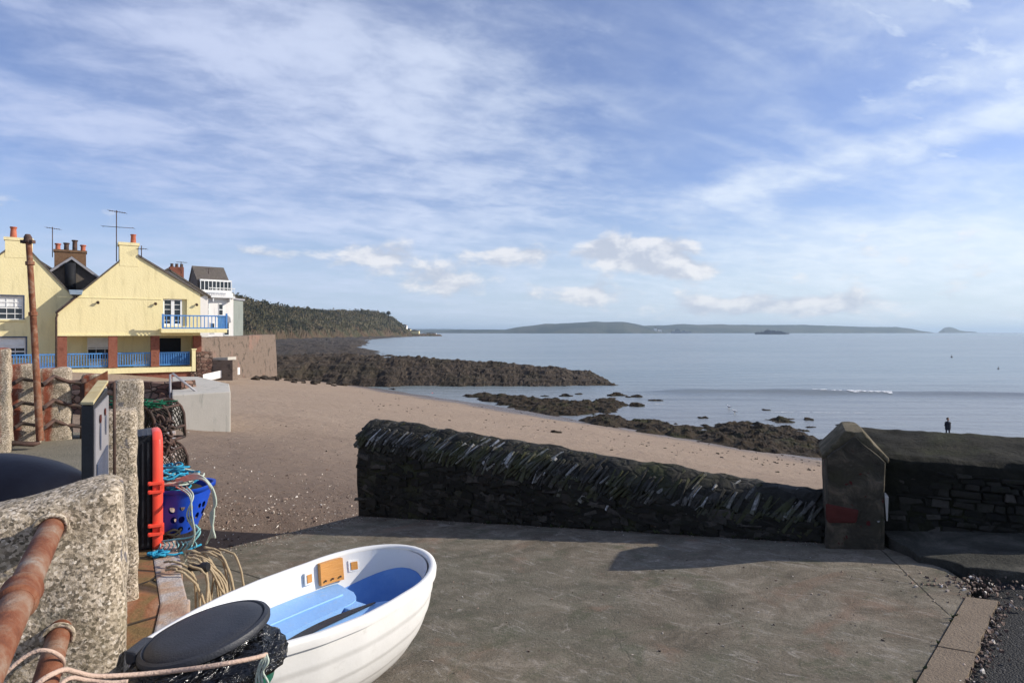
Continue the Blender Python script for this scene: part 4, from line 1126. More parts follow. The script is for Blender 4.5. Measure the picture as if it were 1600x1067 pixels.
# notice cabinet
nc = thing('notice_cabinet', at(150, 700, 3.4) * 1, 'narrow black cabinet with a sloping yellow plank roof and a faded poster side', 'cabinet')
nc.location = (-2.25, 3.35, QZ); nc['base_point'] = (-2.25, 3.35, QZ)
Y_ = 3.05; f0 = at(127, 700, Y_); f1 = at(146, 700, Y_); bk_ = at(168, 700, 3.78)
ux = (f1 - f0); ux.z = 0; vx = Vector((bk_.x - f1.x, bk_.y - f1.y, 0))
zt = (519 - 634) / 1000 * Y_; 
def cp(a, b, z): q = Vector((f0.x, f0.y, 0)) + ux * a + vx * b; return Vector((q.x, q.y, z))
ztb = (519 - 606) / 1000 * 3.78
mb = MB(); mb.add([cp(0, 0, QZ), cp(1, 0, QZ), cp(1, 1, QZ), cp(0, 1, QZ), cp(0, 0, zt), cp(1, 0, zt), cp(1, 1, zt + .02), cp(0, 1, zt + .02)], [(3, 2, 1, 0), (4, 5, 6, 7), (0, 1, 5, 4), (1, 2, 6, 5), (2, 3, 7, 6), (3, 0, 4, 7)])
mb.build('case', 'black_plastic', nc, bevel=.004)
sn = Vector((vx.y, -vx.x, 0)).normalized()
def quad(name, m, b0, b1, z0, z1, off, par=nc, th=.006):
    mb = MB(); a = cp(1, b0, z0) + sn * off; b = cp(1, b1, z0) + sn * off; 
    mb.extrude([a, b, Vector((b.x, b.y, z1)), Vector((a.x, a.y, z1))], sn * th); return mb.build(name, m, par)
quad('side_panel', 'panel', .03, .98, QZ + .05, zt - .02, .001)
quad('poster', 'panel_blue', .06, .80, QZ + .1, zt - .29, .009)
mb = MB()
def disc(b, z, rw_, rh, off=.010):
    c = cp(1, b, z) + sn * off; u = vx.normalized()
    mb.extrude([c + u * (rw_ * math.cos(t * math.pi / 8)) + Vector((0, 0, rh * math.sin(t * math.pi / 8))) for t in range(16)], sn * .004)
disc(.28, zt - .09, .035, .022); mb.build('printed_spot', 'red_stone', nc)
mb = MB(); disc(.62, zt - .085, .03, .02); mb.build('printed_spot', 'red_stone', nc)
mb = MB(); disc(.28, zt - .18, .020, .07); mb.build('printed_shape', 'panel_blue', nc)
mb = MB(); disc(.66, zt - .16, .016, .055); mb.build('printed_shape', 'panel_blue', nc)
mb = MB(); q = [cp(-.04, -.02, zt + .006), cp(1.04, -.02, zt + .006), cp(1.06, 1.03, ztb + .03), cp(-.02, 1.03, ztb + .03)]
mb.extrude(q, (0, 0, .014)); mb.build('roof_plank', 'yellow_wood', nc, bevel=.003)
mb = MB(); mb.lathe(cp(.35, 0, -1.02) , [(.0, .008), (.006, .006), (.008, 0)], 10, (0, -1, 0), cap=False); mb.build('screw_head', 'white_wood', nc)
mb = MB(); mb.tube([at(178.5, 597, 3.78), at(178.8, 680, 3.78), at(179, 760, 3.78)], .0085, 6)
tag(mb.build('thin_rod', 'dark_iron', base=at(179, 760, 3.78), smooth=True), 'thin dark rod standing in front of the narrow granite post', 'rod')

# black tub with orange red lid, standing on end
tb = thing('fish_tub', (-2.82, 4.86, QZ), 'black tub standing on end with an orange red lid on its right side', 'tub')
tx = Vector((.86, .51, 0)).normalized(); tyv = Vector((-.51, .86, 0)).normalized(); zt = -.775; zb = QZ + .015
def tpnt(a, b, z): return Vector((-2.84, 4.72, 0)) + tx * a + tyv * b + Vector((0, 0, z))
mb = MB()
hh = zt - zb
def tub_ring(a, k):   # a: depth along x, k: scale
    return [tpnt(a, .06 + (.30 - .06) * 0 + bb * k, zb + hh / 2 + zz * hh / 2 * k) for bb, zz in ((0, -1), (.42, -1), (.42, 1), (0, 1))]
rr = [tub_ring(0, .965), tub_ring(.17, 1.0)]
mb.add([v for r_ in rr for v in r_], [(0, 1, 2, 3)[::-1], (4, 5, 6, 7), (0, 1, 5, 4), (1, 2, 6, 5), (2, 3, 7, 6), (3, 0, 4, 7)])
mb.build('body', 'black_plastic', tb, bevel=.012)
mb = MB()
for k in range(4):
    a = .025 + k * .035; mb.extrude([tpnt(a, -.006, zb + .05), tpnt(a + .012, -.006, zb + .05), tpnt(a + .012, -.006, zt - .05), tpnt(a, -.006, zt - .05)], tyv * .01)
    mb.extrude([tpnt(a, .02, zt - .012), tpnt(a + .012, .02, zt - .012), tpnt(a + .012, .38, zt - .012), tpnt(a, .38, zt - .012)], (0, 0, .014))
mb.build('ribs', 'black_plastic', tb)
mb = MB(); lp_ = []
for i in range(24):
    t = i / 24 * 2 * math.pi; k = (abs(math.cos(t)) ** 6 + abs(math.sin(t)) ** 6) ** (-1 / 6); lp_.append((.21 + math.cos(t) * k * .235, (zb + zt) / 2 + math.sin(t) * k * (hh / 2 + .012)))
secs = [(.165, 1.0), (.178, 1.03), (.205, 1.03), (.222, .985), (.232, .90), (.236, .70), (.236, .2)]
rows = []
for a, k in secs: rows += [tpnt(a, .21 + (b - .21) * k, (zb + zt) / 2 + (z - (zb + zt) / 2) * (1 + (k - 1) * .45)) for b, z in lp_]
n = 24; mb.add(rows, [(i * n + k, i * n + (k + 1) % n, (i + 1) * n + (k + 1) % n, (i + 1) * n + k) for i in range(len(secs) - 1) for k in range(n)] + [tuple((len(secs) - 1) * n + k for k in range(n)), tuple(range(n - 1, -1, -1))])
mb.build('lid', 'red_plastic', tb, smooth=True, angle=35)
for zc_ in (-1.16, -1.475):
    mb = MB()
    for dz in (.032, -.032):
        mb.box(tpnt(.185, -.035, zc_ + dz), (.09, .035, .022), tx, tyv)
        mb.tube([tpnt(.135, -.035, zc_ + dz), tpnt(.152, -.038, zc_ + dz)], .016, 10)
    mb.box(tpnt(.225, -.030, zc_), (.03, .03, .085), tx, tyv)
    mb.build('latch', 'red_plastic', tb, bevel=.003)

# blue perforated fish basket, netting and ropes
bc = thing('fish_basket', (-2.77, 5.20, QZ), 'blue perforated plastic fish basket holding coils of rope at the quay edge', 'basket')
Cc = Vector((-2.77, 5.20, 0)); zb, zt = -1.60, -1.235
mb = MB(); n = 40; rows = []
for (r, z) in ((.17, zb), (.185, zb + .03), (.23, (zb + zt) / 2), (.265, zt), (.285, zt + .004), (.285, zt - .03)):
    for k in range(n):
        t = k / n * 2 * math.pi; e = (abs(math.cos(t)) ** 3.2 + abs(math.sin(t)) ** 3.2) ** (-1 / 3.2)
        rows.append(Vector((Cc.x + math.cos(t) * e * r, Cc.y + math.sin(t) * e * r * .8, z)))
for v in rows: v.x += .10 * (v.z - zb)
mb.add(rows, [(i * n + k, i * n + (k + 1) % n, (i + 1) * n + (k + 1) % n, (i + 1) * n + k) for i in range(5) for k in range(n)] + [tuple(range(n - 1, -1, -1))])
bk = mb.build('basket_body', 'blue_crate', bc, base=None, smooth=True, angle=50)
sm = bk.modifiers.new('thickness', 'SOLIDIFY'); sm.thickness = .006
mb = MB(); mb.lathe((Cc.x + .02, Cc.y, zt - .10), [(.20, 0), (.21, .06), (.15, .075), (0, .08)], 20, cap=False); mb.build('dark_contents', 'net_dark', bc, smooth=True)
def coil(mb, c, r0, r1, zs, turns, r, jit, tilt=0.0, seed=0):
    rnd = random.Random(seed); pts = []; ph = rnd.random() * 6
    for i in range(int(turns * 12)):
        t = i / 12 * 2 * math.pi + ph; k = i / (turns * 12); rr_ = r0 + (r1 - r0) * rnd.random()
        pts.append(Vector(c) + Vector((math.cos(t) * rr_, math.sin(t) * rr_ * .8, zs * k + rnd.gauss(0, jit) + tilt * math.cos(t) * rr_)))
    rope(mb, pts, r, 6, 3)
mb = MB(); coil(mb, (Cc.x - .02, Cc.y, zt - .01), .10, .24, .10, 9, .008, .012, seed=3)
coil(mb, (Cc.x - .06, Cc.y, zt + .07), .05, .20, .08, 5, .008, .02, seed=4)
tag(mb.build('rope_coil', 'rope_blue', base=(Cc.x, Cc.y, zt), smooth=True), 'tangled blue rope heaped in the blue fish basket', 'rope')
mb = MB(); coil(mb, (Cc.x + .02, Cc.y - .01, zt + .02), .12, .26, .06, 5, .008, .012, seed=9)
for k in range(4):
    o = k * 7
    rope(mb, [at(262, 752 + k * 3, 5.1), at(285, 752 - k * 2, 5.05), at(305 + k * 2, 748 - k * 2, 5.0), at(322 + k * 3, 752 + k * 3, 4.95), at(333 + k * 1.5, 775 + k * 4, 4.95), at(334 - k * 2, 805, 4.95), at(330 + k * 2, 830 + k * 3, 4.95), at(322 + k * 3, 850 - k * 6, 4.98)], .0075, 6, 6)
for k in range(3):
    rope(mb, [at(275 + k * 8, 760, 5.0), at(296 + k * 3, 775, 4.78), at(300 - k * 4, 805, 4.74), at(304, 835, 4.78), at(296 - k * 6, 862, 4.83), at(288, 878 - k * 5, 4.84)], .006, 6, 6)
tag(mb.build('rope_loops', 'rope_pale', base=(Cc.x + .1, Cc.y, zt), smooth=True), 'pale green rope hanging in long loops over the side of the blue basket', 'rope')
mb = MB()
for i in range(9):
    x = 248 + i * 7; rope(mb, [at(x, 846, 4.88), at(x + 3, 852, 4.80), at(x - 4, 862, 4.83)], .005, 5, 4)
rope(mb, [at(245, 846, 4.86), at(270, 843, 4.82), at(300, 838, 4.80), at(312, 826, 4.82), at(306, 840, 4.86), at(285, 850, 4.86)], .007)
rope(mb, [at(285, 866, 4.84), at(300, 848, 4.82), at(312, 832, 4.85), at(305, 820, 4.9)], .009)
tag(mb.build('teal_rope', 'rope_teal', base=at(280, 850, 4.85), smooth=True), 'teal cord laced over the dark netting under the blue basket', 'rope')
mb = MB(); coil(mb, (-2.78, 5.05, QZ + .03), .08, .17, .06, 6, .009, .012, seed=12)
tag(mb.build('dark_netting', 'net_dark', base=(-2.74, 5.02, QZ), smooth=True), 'roll of dark netting squeezed under the blue basket', 'netting')
mb = MB(); coil(mb, (-2.60, 4.70, QZ + .028), .02, .085, .015, 5, .008, .004, seed=21)
rope(mb, [(-2.60, 4.7, QZ + .03), (-2.52, 4.68, QZ + .035), (-2.45, 4.72, QZ + .03), (-2.36, 4.86, QZ + .05)], .008)
tag(mb.build('blue_rope_end', 'rope_blue', base=(-2.60, 4.7, QZ + .02), smooth=True), 'small flat twist of blue rope on the quay in front of the black tub', 'rope')
# tan rope hanging over the quay edge
mb = MB(); rnd = random.Random(5)
e0 = Vector((-2.25, 4.35, QZ + .03))
for k in range(7):
    a = e0 + Vector((rnd.uniform(-.1, .06), rnd.uniform(-.1, .35), .0)); 
    dr = rnd.uniform(.20, .46)
    rope(mb, [a + Vector((-.10, .04, .015)), a + Vector((0, 0, .03)), a + Vector((.13, -.01, -.06)), a + Vector((.15 + rnd.uniform(-.03, .06), -.03, -dr)), a + Vector((.22 + rnd.uniform(0, .08), rnd.uniform(-.1, .0), -dr * .8)), a + Vector((.17, .05, -.02)), a + Vector((.03, .08, .035))], .0085, 6, 6, jit=.002)
for k in range(4):
    rope(mb, [e0 + Vector((.05, .2, .02)), e0 + Vector((.22, .2 - k * .03, -.15)), e0 + Vector((.26 + k * .02, .06, -.38)), e0 + Vector((.30 + k * .03, -.06 - k * .03, -.52))], .008, 6, 6, jit=.002)
rope(mb, [e0 + Vector((.32, .1, -.40)), e0 + Vector((.2, 0, -.36)), e0 + Vector((.12, -.05, -.40)), e0 + Vector((.2, -.1, -.46)), e0 + Vector((.33, -.05, -.44)), e0 + Vector((.45, .0, -.44))], .009, 6, 6)
tag(mb.build('tan_rope', 'rope_tan', base=tuple(e0), smooth=True), 'knotted tan rope bundle hanging over the edge of the quay', 'rope')
mb = MB(); mb.lathe(at(296, 887, 4.42), [(.022, 0), (.022, .085), (.034, .088), (.036, .12), (.03, .135), (0, .136)], 16, (1, -.05, .06))
tag(mb.build('mooring_pin', 'black_plastic', base=at(296, 887, 4.42), smooth=True, angle=40), 'short black pin sticking out of the quay face through the tan rope', 'pin')
# lobster pots
def pot(cx, cy, z0, w_, h_, d_, lab, lean=0.0):
    o = thing('lobster_pot', (cx, cy, z0), lab, 'lobster pot', 'lobster pots stacked on the quay edge')
    mb = MB(); c = Vector((cx, cy, z0))
    def A(u, v, z): return c + Vector((u * w_ / 2 + lean * z, v * d_ / 2, z))
    for v in (-1, -.0, 1):
        arc = [A(-1, v, 0)] + [A(-math.cos(t) if True else 0, v, h_ * (.25 + .75 * math.sin(t) ** .6)) for t in [math.pi * k / 10 for k in range(11)]] + [A(1, v, 0)]
        mb.tube(arc, .016, 6)
    for u, z in ((-1, 0), (1, 0), (-1, h_ * .3), (1, h_ * .3), (0, h_), (-.7, h_ * .84), (.7, h_ * .84)): mb.tube([A(u, -1, z), A(u, 1, z)], .014, 6)
    for v in (-1, 1): mb.tube([A(-1, v, 0), A(1, v, 0)], .014, 6)
    mb.build('frame', 'dark_iron', o, smooth=True)
    mb = MB(); rnd = random.Random(int(abs(cx * 100)))
    for k in range(15):
        t = k / 14
        for s_ in (1, -1):
            for v in (-1, 1):
                pts = []
                for q in range(7):
                    a = max(0, min(math.pi, math.pi * (t + s_ * q * .05))); pts.append(A(-math.cos(a) * .98, v * (1 - q * .01), h_ * (.02 + .96 * math.sin(a) ** .6) * (1 - q / 7 * .9)))
                mb.tube(pts, .0045, 4)
        for v in range(10):
            a = math.pi * t; vv = -1 + 2 * v / 9; b = math.pi * min(1, t + .07)
            mb.tube([A(-math.cos(a), vv, h_ * (.25 + .75 * math.sin(a) ** .6)), A(-math.cos(b), min(1, vv + .22), h_ * (.25 + .75 * math.sin(b) ** .6))], .0045, 4)
    mb.build('net', 'net_dark', o, smooth=False)
    return o
pot(-3.80, 6.75, QZ + .01, .46, .46, .62, 'lower lobster pot beside the black tub on the quay edge')
pot(-3.90, 6.9, QZ + .49, .44, .42, .6, 'upper lobster pot with dark netting stacked beside the rounded granite post')
mb = MB(); coil(mb, (-3.55, 6.55, -1.25), .03, .09, .38, 9, .012, .02, seed=31)
tag(mb.build('chain_bundle', 'dark_iron', base=(-3.55, 6.5, -1.3), smooth=True), 'dark corroded chain hanging at the right side of the lobster pots', 'chain')
mb = MB(); rnd = random.Random(8)
for k in range(40):
    a = Vector((-3.95 + rnd.uniform(-.22, .2), 6.72 + rnd.uniform(-.2, .2), -.76 + rnd.uniform(-.03, .03))); rope(mb, [a, a + Vector((rnd.gauss(0, .09), rnd.gauss(0, .09), rnd.gauss(0, .03))), a + Vector((rnd.gauss(0, .12), rnd.gauss(0, .1), rnd.gauss(0, .03)))], .006, 4, 4)
tag(mb.build('green_netting', 'net_green', base=(-3.95, 6.7, -.76), smooth=True), 'scrap of dark green netting on top of the lobster pots', 'netting')
# ------------------------------------------------------------------ dinghy
BO = Vector((-.56, 3.86)); ba = Vector((.553, .833)).normalized(); bn = Vector((-ba.y, ba.x))   # bow tip, axis, port (away)
BL = 1.54
RIMZ = -1.352
dg = thing('dinghy', (BO.x - ba.x * .9, BO.y - ba.y * .9, -1.93), 'small white dinghy with pale blue inside pulled up on the slipway', 'boat')
BTAB = [(0, .27), (.1, .30), (.3, .355), (.6, .395), (.9, .41), (1.15, .40), (1.35, .37), (1.50, .325), (1.60, .275), (1.68, .215), (1.74, .14), (1.775, .06), (1.785, 0)]
def smooth_tab(tab, x):
    s_ = 0; 
    for k in (-.03, 0, .03): s_ += lerp_tab(tab, x + k)
    return s_ / 3
def half(u):
    # stern .. bow
    d = BL - u
    if d < .48:
        t = (.48 - d) / .48; return .385 * (max(0, 1 - t ** 2.1)) ** .51
    return smooth_tab([(.4, .385), (.48, .385), (.58, .396), (.78, .400), (1.0, .37), (1.2, .31), (1.4, .225), (1.55, .15), (1.7, .1)], d)
def rimz(u): return RIMZ + .055 * ((u - .8) / .95) ** 2 * (1 if u > .8 else .6)
def keelz(u):
    z = -1.90 + .02
    if u > .85: z += .38 * ((u - .85) / .75) ** 2.6
    if u < .3: z += .05 * ((.3 - u) / .3)
    return z - .02
def bpt(u, v, z): p = BO + ba * (u - BL) + bn * (v + .045); return Vector((p.x, p.y, z))
NUU, NTT = 64, 30
def us(i): k = i / (NUU - 1); return BL * (1 - (1 - k) ** 1.3) * .9998
def hullpt(u, t, inset=0.0, lap=True):
    """t 0 keel .. 1 rim"""
    b = max(0.0005, half(u) * (1 - inset / .38)) if u < BL * .999 else .0002; zk = keelz(u) + inset * .8; zr = rimz(u)
    lat = b * (math.sin(t * math.pi / 2) ** .62) * (.93 + .07 * t)
    z = zk + (zr - zk) * (1 - math.cos(t * math.pi / 2)) ** .92
    # flatter near the rim: blend towards upright topsides
    z = zk + (zr - zk) * (.45 * t + .55 * t ** 1.9)
    if lap:
        q = (t * 6.0) % 1.0
        lat += .007 * (1 - q) * (1 if .12 < t < .97 else 0)
    return lat, z
def skin(inset, t0, t1, lap, nt=NTT):
    mb = MB(); rows = []
    for i in range(NUU):
        u = us(i); r_ = []; u2 = u if not inset else .01 + u * (1 - (inset * 1.15 + .01) / BL)
        for s_ in (1, -1):
            ts = [t0 + (t1 - t0) * k / nt for k in range(nt + 1)]
            if s_ == -1: ts = ts[::-1]
            for t in ts:
                lat, z = hullpt(u, t, inset, lap); r_.append(bpt(u2, -s_ * lat if s_ == 1 else lat, z))
        # order: starboard keel->rim, then port rim->keel : two separate strips
        rows.append(r_)
    n = nt + 1
    vs = [v for r_ in rows for v in r_]; W = 2 * n; fs = []
    for i in range(NUU - 1):
        for k in range(nt): fs.append((i * W + k, (i + 1) * W + k, (i + 1) * W + k + 1, i * W + k + 1))
        for k in range(nt): fs.append((i * W + n + k, (i + 1) * W + n + k, (i + 1) * W + n + k + 1, i * W + n + k + 1))
    # transom
    mb.add(vs, fs)
    return mb, rows, n, W
mb, rows, n, W = skin(0.0, 0, 1, True, 48)
r0 = rows[0]; mb.add(r0[:n] + r0[n:], [tuple(range(2 * n))])
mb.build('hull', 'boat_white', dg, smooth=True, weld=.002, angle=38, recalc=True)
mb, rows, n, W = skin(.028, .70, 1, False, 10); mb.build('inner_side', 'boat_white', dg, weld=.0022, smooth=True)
mb, rows, n, W = skin(.030, .05, .70, False, 14); r0 = rows[0]; mb.add(r0, [tuple(range(2 * n))]); mb.build('floor_liner', 'boat_blue_floor', dg, weld=.004, smooth=True)
# rounded gunwale
mb = MB(); pts = []
for i in range(NUU): u = us(i); pts.append(bpt(u, half(u) - .006, rimz(u) + .004))
port = pts; star = [bpt(us(i), -(half(us(i)) - .006), rimz(us(i)) + .004) for i in range(NUU)]
loop = port + star[::-1][1:]
def gun(mb, loop, w_, h_):
    m = len(loop); vs = []; prof = [(-.5, -.9), (.72, -1.5), (.80, -.2), (.62, .42), (.2, .62), (-.3, .55), (-.62, .2), (-.62, -.4)]
    for i in range(m):
        d = loop[(i + 1) % m] - loop[i - 1]; d.z = 0; d.normalize(); o = Vector((-d.y, d.x, 0))
        cen = bpt(.8, 0, 0)
        if (loop[i] - cen).dot(o) < 0: o = -o
        for a, b in prof: vs.append(loop[i] + o * a * w_ + Vector((0, 0, b * h_)))
    n = len(prof)
    return mb.add(vs, [(i * n + k, i * n + (k + 1) % n, ((i + 1) % m) * n + (k + 1) % n, ((i + 1) % m) * n + k) for i in range(m) for k in range(n)])
gun(mb, loop, .030, .024); mb.build('gunwale', 'boat_white', dg, smooth=True, angle=50)
# bench platform, its rounded end towards the bow
BZ = RIMZ - .135
def tin(u, z):       # inside half width at height z
    lo, hi = 0.0, 1.0
    for _ in range(24):
        m = (lo + hi) / 2
        if hullpt(u, m, .034, False)[1] < z: lo = m
        else: hi = m
    return hullpt(u, lo, .034, False)[0]
def bench(side, uend):
    mb = MB(); a = []; b = []; dr = []; N = 34
    for i in range(N + 1):
        u = .06 + (uend - .06) * i / N; w_ = tin(u, BZ)
        k = i / N
        endr = (max(0, 1 - max(0, (k - .86) / .14) ** 2.2)) ** .5
        inn = .055 + (.022 * math.sin(k * math.pi))
        if side > 0: inn = .03
        a.append(bpt(u, side * w_, BZ)); lt = w_ - (w_ - inn) * endr; b.append(bpt(u, side * lt, BZ + .0)); d_ = .26
        while d_ > .005 and tin(u, BZ - d_) < lt + .004: d_ -= .01
        dr.append(max(.002, d_))
    for i in range(N):
        mb.add([a[i], a[i + 1], b[i + 1], b[i], b[i + 1] - Vector((0, 0, dr[i + 1])), b[i] - Vector((0, 0, dr[i]))], [(0, 1, 2, 3), (3, 2, 4, 5)])
    bm_ = mb.build('bench', 'boat_blue', dg)
    return bm_
bench(1, 1.22); bench(-1, 1.27)
# step bead along each bench
for side, off in ((1, .155), (-1, .20)):
    mb = MB(); mb.tube([bpt(.12 + 1.0 * i / 20, side * (off + .015 * math.sin(i / 20 * math.pi)), BZ + .002) for i in range(21)], .007, 6); mb.build('seat_bead', 'boat_blue', dg, smooth=True)
# centre thwart joining the benches and the black slot
mb = MB()
for (u0, u1) in ((.06, .44), (1.02, 1.12)):
    mb = MB(); mb.box(bpt((u0 + u1) / 2, 0, BZ - .02), (.10, u1 - u0, .03), (bn.x, bn.y, 0), (ba.x, ba.y, 0)); mb.build('centre_thwart', 'boat_blue', dg, bevel=.006)
mb = MB(); N = 20; top = []; bot = []
for i in range(N + 1):
    k = i / N; u = .46 + .68 * k; w_ = .026 * math.sin(k * math.pi) ** .8 + .002; c_ = -.085 + .028 * math.sin(k * math.pi)
    top.append(bpt(u, c_ + w_, BZ + .006)); bot.append(bpt(u, c_ - w_, BZ + .006))
mb.extrude(top + bot[::-1], (0, 0, .006)); mb.build('dark_slot', 'black_plastic', dg)  # black crescent on the bench paints the darkness inside an open slot
# rowlock pads on the far side, bow ring
def pad(name, m, u0, u1, z0, z1, th, side=1, par=dg):
    mb = MB(); N = 8; A = []; 
    for i in range(N + 1):
        u = u0 + (u1 - u0) * i / N
        for z in (z0, z1):
            w_ = tin(u, z) - .0; 
            for e in (0.0, th): A.append(bpt(u, side * (w_ - e), z))
    fs = []
    for i in range(N):
        o = i * 4; fs += [(o, o + 4, o + 6, o + 2), (o + 1, o + 3, o + 7, o + 5), (o, o + 1, o + 5, o + 4), (o + 2, o + 6, o + 7, o + 3)]
    fs += [(0, 2, 3, 1), (N * 4, N * 4 + 1, N * 4 + 3, N * 4 + 2)]
    mb.add(A, fs); return mb.build(name, m, par)
wp_ = pad('rowlock_pad', 'varnished', 1.105, 1.25, RIMZ - .115, RIMZ + .010, .024)
for uu in (1.13, 1.177, 1.225):
    mb = MB(); mb.lathe(bpt(uu, tin(uu, RIMZ - .09) - .030, RIMZ - .09), [(.006, 0), (.006, .006), (0, .008)], 8, (-bn.x, -bn.y, 0)); mb.build('screw', 'dark_iron', wp_)
for (a, b) in ((1.01, 1.065), (1.29, 1.35)):
    pd_ = pad('grip_plate', 'white_wood', a, b, RIMZ - .085, RIMZ - .02, .012); 
    pad('grip_insert', 'varnished', a + .012, b - .012, RIMZ - .075, RIMZ - .03, .016, par=pd_)
mb = MB(); mb.lathe(bpt(.47, -.02, BZ + .004), [(.05, 0), (.055, .012), (.04, .03), (.015, .035), (0, .036)], 20, cap=False); mb.build('inspection_cap', 'boat_white', dg, smooth=True, angle=40)
mb = MB()
mb.box(bpt(.75, 0, -1.905), (.05, 1.15, .05), (bn.x, bn.y, 0), (ba.x, ba.y, 0)); mb.build('keel', 'boat_white', dg, bevel=.008)

# ------------------------------------------------------------------ bin with a bag under its lid
BC = Vector((-.955, 1.985)); zf = S(BC.x, BC.y)
bn_ = thing('dustbin', (BC.x, BC.y, zf), 'dark green dustbin with a tilted black lid and a black bag bulging out', 'bin')
mb = MB(); mb.lathe((BC.x, BC.y, 0), [(.155, zf), (.162, zf + .02), (.188, -1.12), (.196, -1.09), (.205, -1.085), (.206, -1.06), (.196, -1.055), (.188, -1.06), (.160, zf + .03)], 40, cap=False)
mb.build('body', 'green_plastic', bn_, smooth=True, angle=35)
mb = MB(); rnd = random.Random(2); n = 72; rows = []
for j in range(26):
    k = j / 25
    b0 = -1.19 + .15 * 0; z = -1.19 + .225 * k; rr_ = .199 + .030 * math.sin(min(1, k * 1.25) * math.pi) ** .7 if k < .8 else .199 * (1 - (k - .8) * 2.2)
    for i in range(n):
        t = i / n * 2 * math.pi; q = Vector((math.cos(t) * 1.6, math.sin(t) * 1.6, k * 2.2))
        cz = max(0, math.cos(t + R(25))) ** .6; z = (-1.19 + .145 * cz) + (.225 - .145 * cz) * k; bulge = max(0, math.cos(t - R(-18))) * .018 * math.sin(k * math.pi)
        r_ = rr_ + bulge + .016 * (abs(noise.noise(q * 3.0)) - .2) + .012 * (abs(noise.noise(q * 7 + Vector((3, 1, 0)))) - .15)
        rows.append(Vector((BC.x + math.cos(t) * r_, BC.y + math.sin(t) * r_, z + .014 * noise.noise(q * 4) + .03 * max(0, math.cos(t - R(20))) * k)))
mb.add(rows, [(i * n + k, i * n + (k + 1) % n, (i + 1) * n + (k + 1) % n, (i + 1) * n + k) for i in range(25) for k in range(n)] + [tuple(25 * n + k for k in range(n))])
mb.build('bag', 'bag', bn_, smooth=True)
# lid: shallow dome, tipped up to the right
lz = Vector((-.21, -.05, 1)).normalized(); lc = Vector((BC.x - .018, BC.y + .045, -.945))
mb = MB(); mb.lathe(lc, [(.188, -.020), (.194, -.019), (.196, -.008), (.192, .0), (.181, .004), (.176, -.002), (.169, .006), (.13, .013), (.07, .018), (.0, .019)], 56, lz, cap=False)
mb.lathe(lc, [(.187, -.019), (.175, -.010), (.0, -.008)], 56, lz, cap=False)
ld = mb.build('lid', 'lid_black', bn_, smooth=True, angle=40)
mb = MB(); e = lz.cross(Vector((0, 1, 0))).normalized(); mb.box(lc - Vector((.195, .02, .055)), (.035, .10, .045), jit=.004); mb.build('hinge', 'lid_black', bn_, bevel=.008)
# ------------------------------------------------------------------ houses: e along the front, n outwards, plan built in local (s, t, z)
He = Vector((.824, .566, 0)); Hn = Vector((.566, -.824, 0)); HO = Vector((-34.1, 48.0, 0))
def H(s, t, z): return HO + He * s + Hn * t + Vector((0, 0, z))
def hbox(mb, s0, s1, t0, t1, z0, z1): return mb.box(H((s0 + s1) / 2, (t0 + t1) / 2, (z0 + z1) / 2), (abs(s1 - s0), abs(t1 - t0), abs(z1 - z0)), He, -Hn)
def wall_holes(mb, s0, s1, z0, z1, t, th, holes):
    """a wall slab made of blocks round rectangular openings"""
    ss = sorted({s0, s1, *[h[0] for h in holes], *[h[1] for h in holes]}); zs = sorted({z0, z1, *[h[2] for h in holes], *[h[3] for h in holes]})
    for a, b in zip(ss, ss[1:]):
        for c, d in zip(zs, zs[1:]):
            m1, m2 = (a + b) / 2, (c + d) / 2
            if any(h[0] < m1 < h[1] and h[2] < m2 < h[3] for h in holes): continue
            A = [H(a, t, c), H(b, t, c), H(b, t, d), H(a, t, d)]; o = len(mb.v)
            mb.extrude(A, -Hn * th)
def window(par, s0, s1, z0, z1, t, nx=4, nz=4, frame='white_wood', blind=0.0):
    f = MB(); w_ = .07; hbox(f, s0, s1, t - .06, t, z0, z0 + w_); hbox(f, s0, s1, t - .06, t, z1 - w_, z1); hbox(f, s0, s0 + w_, t - .06, t, z0 + w_, z1 - w_); hbox(f, s1 - w_, s1, t - .06, t, z0 + w_, z1 - w_)
    for i in range(1, nx): x = s0 + (s1 - s0) * i / nx; hbox(f, x - .018, x + .018, t - .045, t - .01, z0 + w_, z1 - w_)
    for i in range(1, nz): z = z0 + (z1 - z0) * i / nz; hh_ = .03 if i != nz // 2 else .05; hbox(f, s0 + w_, s1 - w_, t - .05, t - .005, z - hh_, z + hh_)
    fo = f.build('window', frame, par)
    g = MB(); hbox(g, s0 + .02, s1 - .02, t - .09, t - .065, z0 + .02, z1 - .02); g.build('pane', 'glass', fo)
    if blind:
        b = MB(); hbox(b, s0 + w_, s1 - w_, t - .062, t - .052, z1 - (z1 - z0) * blind, z1 - w_); b.build('blind', 'white_wood', fo)
    return fo
def railing(par, s0, s1, t, z0, z1, m='blue_wood', step=.16, name='railing'):
    r = MB(); hbox(r, s0, s1, t - .05, t + .05, z1 - .10, z1); hbox(r, s0, s1, t - .04, t + .04, z0, z0 + .10)
    n = max(1, int((s1 - s0) / step))
    for i in range(n + 1): x = s0 + (s1 - s0) * i / n; x = min(max(x, s0 + .03), s1 - .03); hbox(r, x - .03, x + .03, t - .025, t + .025, z0 + .10, z1 - .10)
    return r.build(name, m, par)
# --- house A
hA = thing('seaside_house', H(4.8, -3, -3.8), 'yellow gabled house with a blue balcony over a brick pillared veranda', 'house')
zc = -.27
gab = [(0, zc), (9.75, zc), (9.75, 3.20), (5.25, 6.0), (4.0, 5.5), (0, 1.52)]
